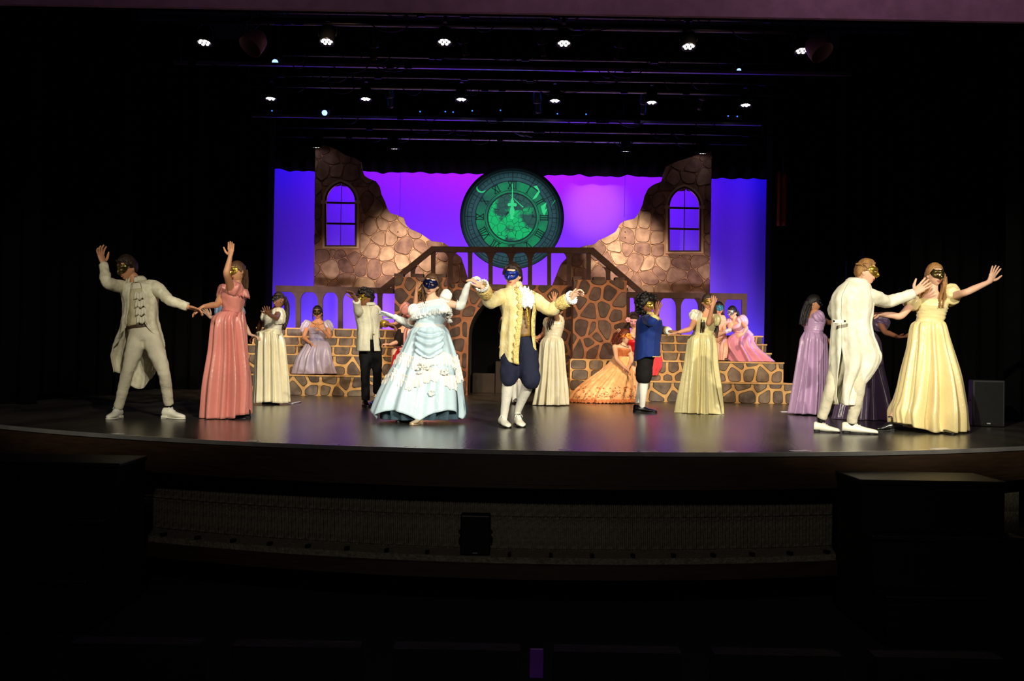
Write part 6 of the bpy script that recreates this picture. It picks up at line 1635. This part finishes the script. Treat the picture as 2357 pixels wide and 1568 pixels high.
# ===== man in long white coat
m_lcoat = mat('white_damask', (240, 236, 218), rough=.65, scale=16, rgb2=(226, 220, 196), bump=.10, bscale=36)
s = Person(K6, 10.55, (550, 1440), 'man in long white coat and gold mask seen from behind, arm stretched right', 'light', 1.06)
s.torso((600, 745), (640, 320), 120, False, k=.88)
s.arm((715, 400, -.08), (880, 452), (1085, 385), (1226, 268), (1, -1, 0), palm=(.2, 1, -.4), thumb=1, curl=.1, spread=.12, key='r', hk=1.1)
s.arm((520, 420, .02), (470, 520), (520, 620), (600, 640), (1, 1, 0), key='l')
hl, kl, al_ = s.p(535, 830, .05), s.p(445, 1120, .0), s.p(368, 1352, .06); hr, kr, ar2 = s.p(640, 830, -.06), s.p(650, 1120, -.10), s.p(600, 1388, -.05)
s.leg(hl, kl, al_); s.leg(hr, kr, ar2)
s.trousers('trousers', m_wpant, [([hl, hl.lerp(kl, .5), kl, kl.lerp(al_, .5), al_], [.105, .092, .072, .062, .052]), ([hr, hr.lerp(kr, .5), kr, kr.lerp(ar2, .5), ar2], [.105, .095, .074, .064, .054])], wr=.008)
for an in (al_, ar2): s.part('sock', tube([an - V((0, 0, -.03)), an - V((0, 0, .03))], [.042, .042], 14, 6), m_bshoe)
s.shoe3('shoe', m_wshoe, V((al_.x - .07, al_.y + .03, 0)), V((1, -.30, 0)).normalized(), .27, .095, m_bshoe, m_wlace); s.shoe3('shoe', m_wshoe, V((ar2.x - .09, ar2.y + .03, 0)), V((1, -.30, 0)).normalized(), .36, .105, m_bshoe, m_wlace)
ct = s.shell('long_coat', m_lcoat, [(262, 590, 690, .0), (300, 540, 735), (345, 490, 752), (420, 448, 768), (520, 446, 766), (600, 452, 752), (700, 446, 760), (800, 442, 800), (872, 440, 824), (960, 440, 790), (1060, 446, 716), (1160, 450, 640), (1238, 468, 606)], pleat=(8, .0, .13), gap=lambda t: .4 + 26 * smst(.55, 1, t), gapdir=-138, seed=7, wr=.006, ratio=.68, rings=56, grow=.05, coatd=.225)
pos = s.last
s.part('back_belt', box(tuple(s.p(462, 612, -.262)), tuple(s.p(556, 590, -.245))), m_lcoat, ct, smooth=False)
for x in (466, 550): s.part('button', ball(s.p(x, 598, -.266), .011, 8, 6), m_box, ct)
s.sleeve('sleeve', m_lcoat, 'r', [.092, .088, .076, .070, .064, .060, .058], 0, .97, .010, seed=7, n=34); s.sleeve('sleeve', m_lcoat, 'l', [.088, .085, .075, .07, .06], 0, .97, .009, seed=9)
collar(s, 'collar', m_lcoat, .078, .05, 80, .02, flare=.02)
s.head((712, 225, -.03), 58, 2, 0, 1.06, lips=True); s.mask(M_GOLD, 24, 68, trim=M_GOLD)
s.hair(H_BLOND, .018, .008, 26, .068, .0, -.05, extra=s.locks([((680, 150, -.08), (735, 160, -.10), (770, 185, -.08), (778, 205, -.05)), ((650, 160, -.06), (690, 165, -.11), (720, 195, -.12)), ((700, 145, 0), (750, 160, -.02), (782, 190, 0))], .018, .006, 6, .014, 20))
s.finish()

# ===== woman in cream gold gown, far right
m_but = satin('butter_satin', (236, 216, 158))
s = Person(K6, 10.95, (1220, 1440), 'blond woman in butter yellow satin gown at far right, arm flung out', 'light', 1.04)
s.torso((1190, 735), (1225, 385), -6); s.legs_down()
s.arm((1105, 430, .0), (975, 560), (815, 545), (758, 558), (-1, 0, 0), palm=(0, .2, -1), thumb=1, curl=.45, key='l')
s.arm((1340, 415, 0), (1478, 378), (1662, 295), (1725, 150), (-1, 0, 0), palm=(.2, -1, 0), thumb=1, curl=.08, spread=.16, key='r', hk=1.1)
s.bodice('bodice', m_but, .30, .86, .016, .005, ruch=.005); ring_belt(s, 'sash', m_but, .36, .022, .03)
s.puff('puff_sleeve', m_but, (1300, 390), (1425, 410), .118, -.02, 5, (8, .1)); s.puff('puff_sleeve', m_but, (1100, 410), (1035, 500), .09, -.02, 6, (8, .1))
s.shell('skirt', m_but, [(598, 1082, 1302), (640, 1062, 1326), (800, 1030, 1376), (1000, 978, 1428), (1200, 930, 1456), (1330, 895, 1468), (1446, 905, 1478)], pleat=(12, .03, .13), gather=.018, seed=31, ratio=.78, hem=lambda th: .09 * smst(.1, 1, -cos(th)) + .012)
s.shoe('shoe', m_bshoe, (925, 1395), (838, 1408)); s.part('ankle_strap', tube([s.p(880, 1335, 0), s.p(905, 1330, -.03), s.p(912, 1345, 0)], [.006] * 3, 6, 12), m_bshoe)
s.shoe3('shoe', m_bshoe, V((s.p(1250, 1450).x, 10.8, 0)), V((.1, -1, 0)).normalized(), .24, .05)
an = s.p(902, 1345, .06); s.leg(s.hip + s.r * -.05, s.p(1085, 1040, .05), an)
s.head((1238, 245, -.02), 14, 2, 2, 1.02, smile=1.2, mouth=.4, teeth=True); s.mask(M_BRONZE, 25, 72, trim=M_BLACKG)
s.hair(H_BLOND, .014, .006, 24, .062, -.01, -.08, extra=s.locks([((1300, 250, .02), (1315, 340, .0), (1285, 430, -.10), (1270, 490, -.15)), ((1180, 260, .03), (1165, 350, .02), (1140, 400, -.04), (1110, 420, -.06)), ((1310, 260, .04), (1325, 340, .04), (1320, 400, .02)), ((1295, 230, .0), (1312, 330, -.02), (1290, 420, -.11), (1282, 500, -.15)), ((1185, 230, .02), (1168, 330, .0), (1150, 390, -.05))], .03, .010, 9, .022, 22, .010))
s.finish()
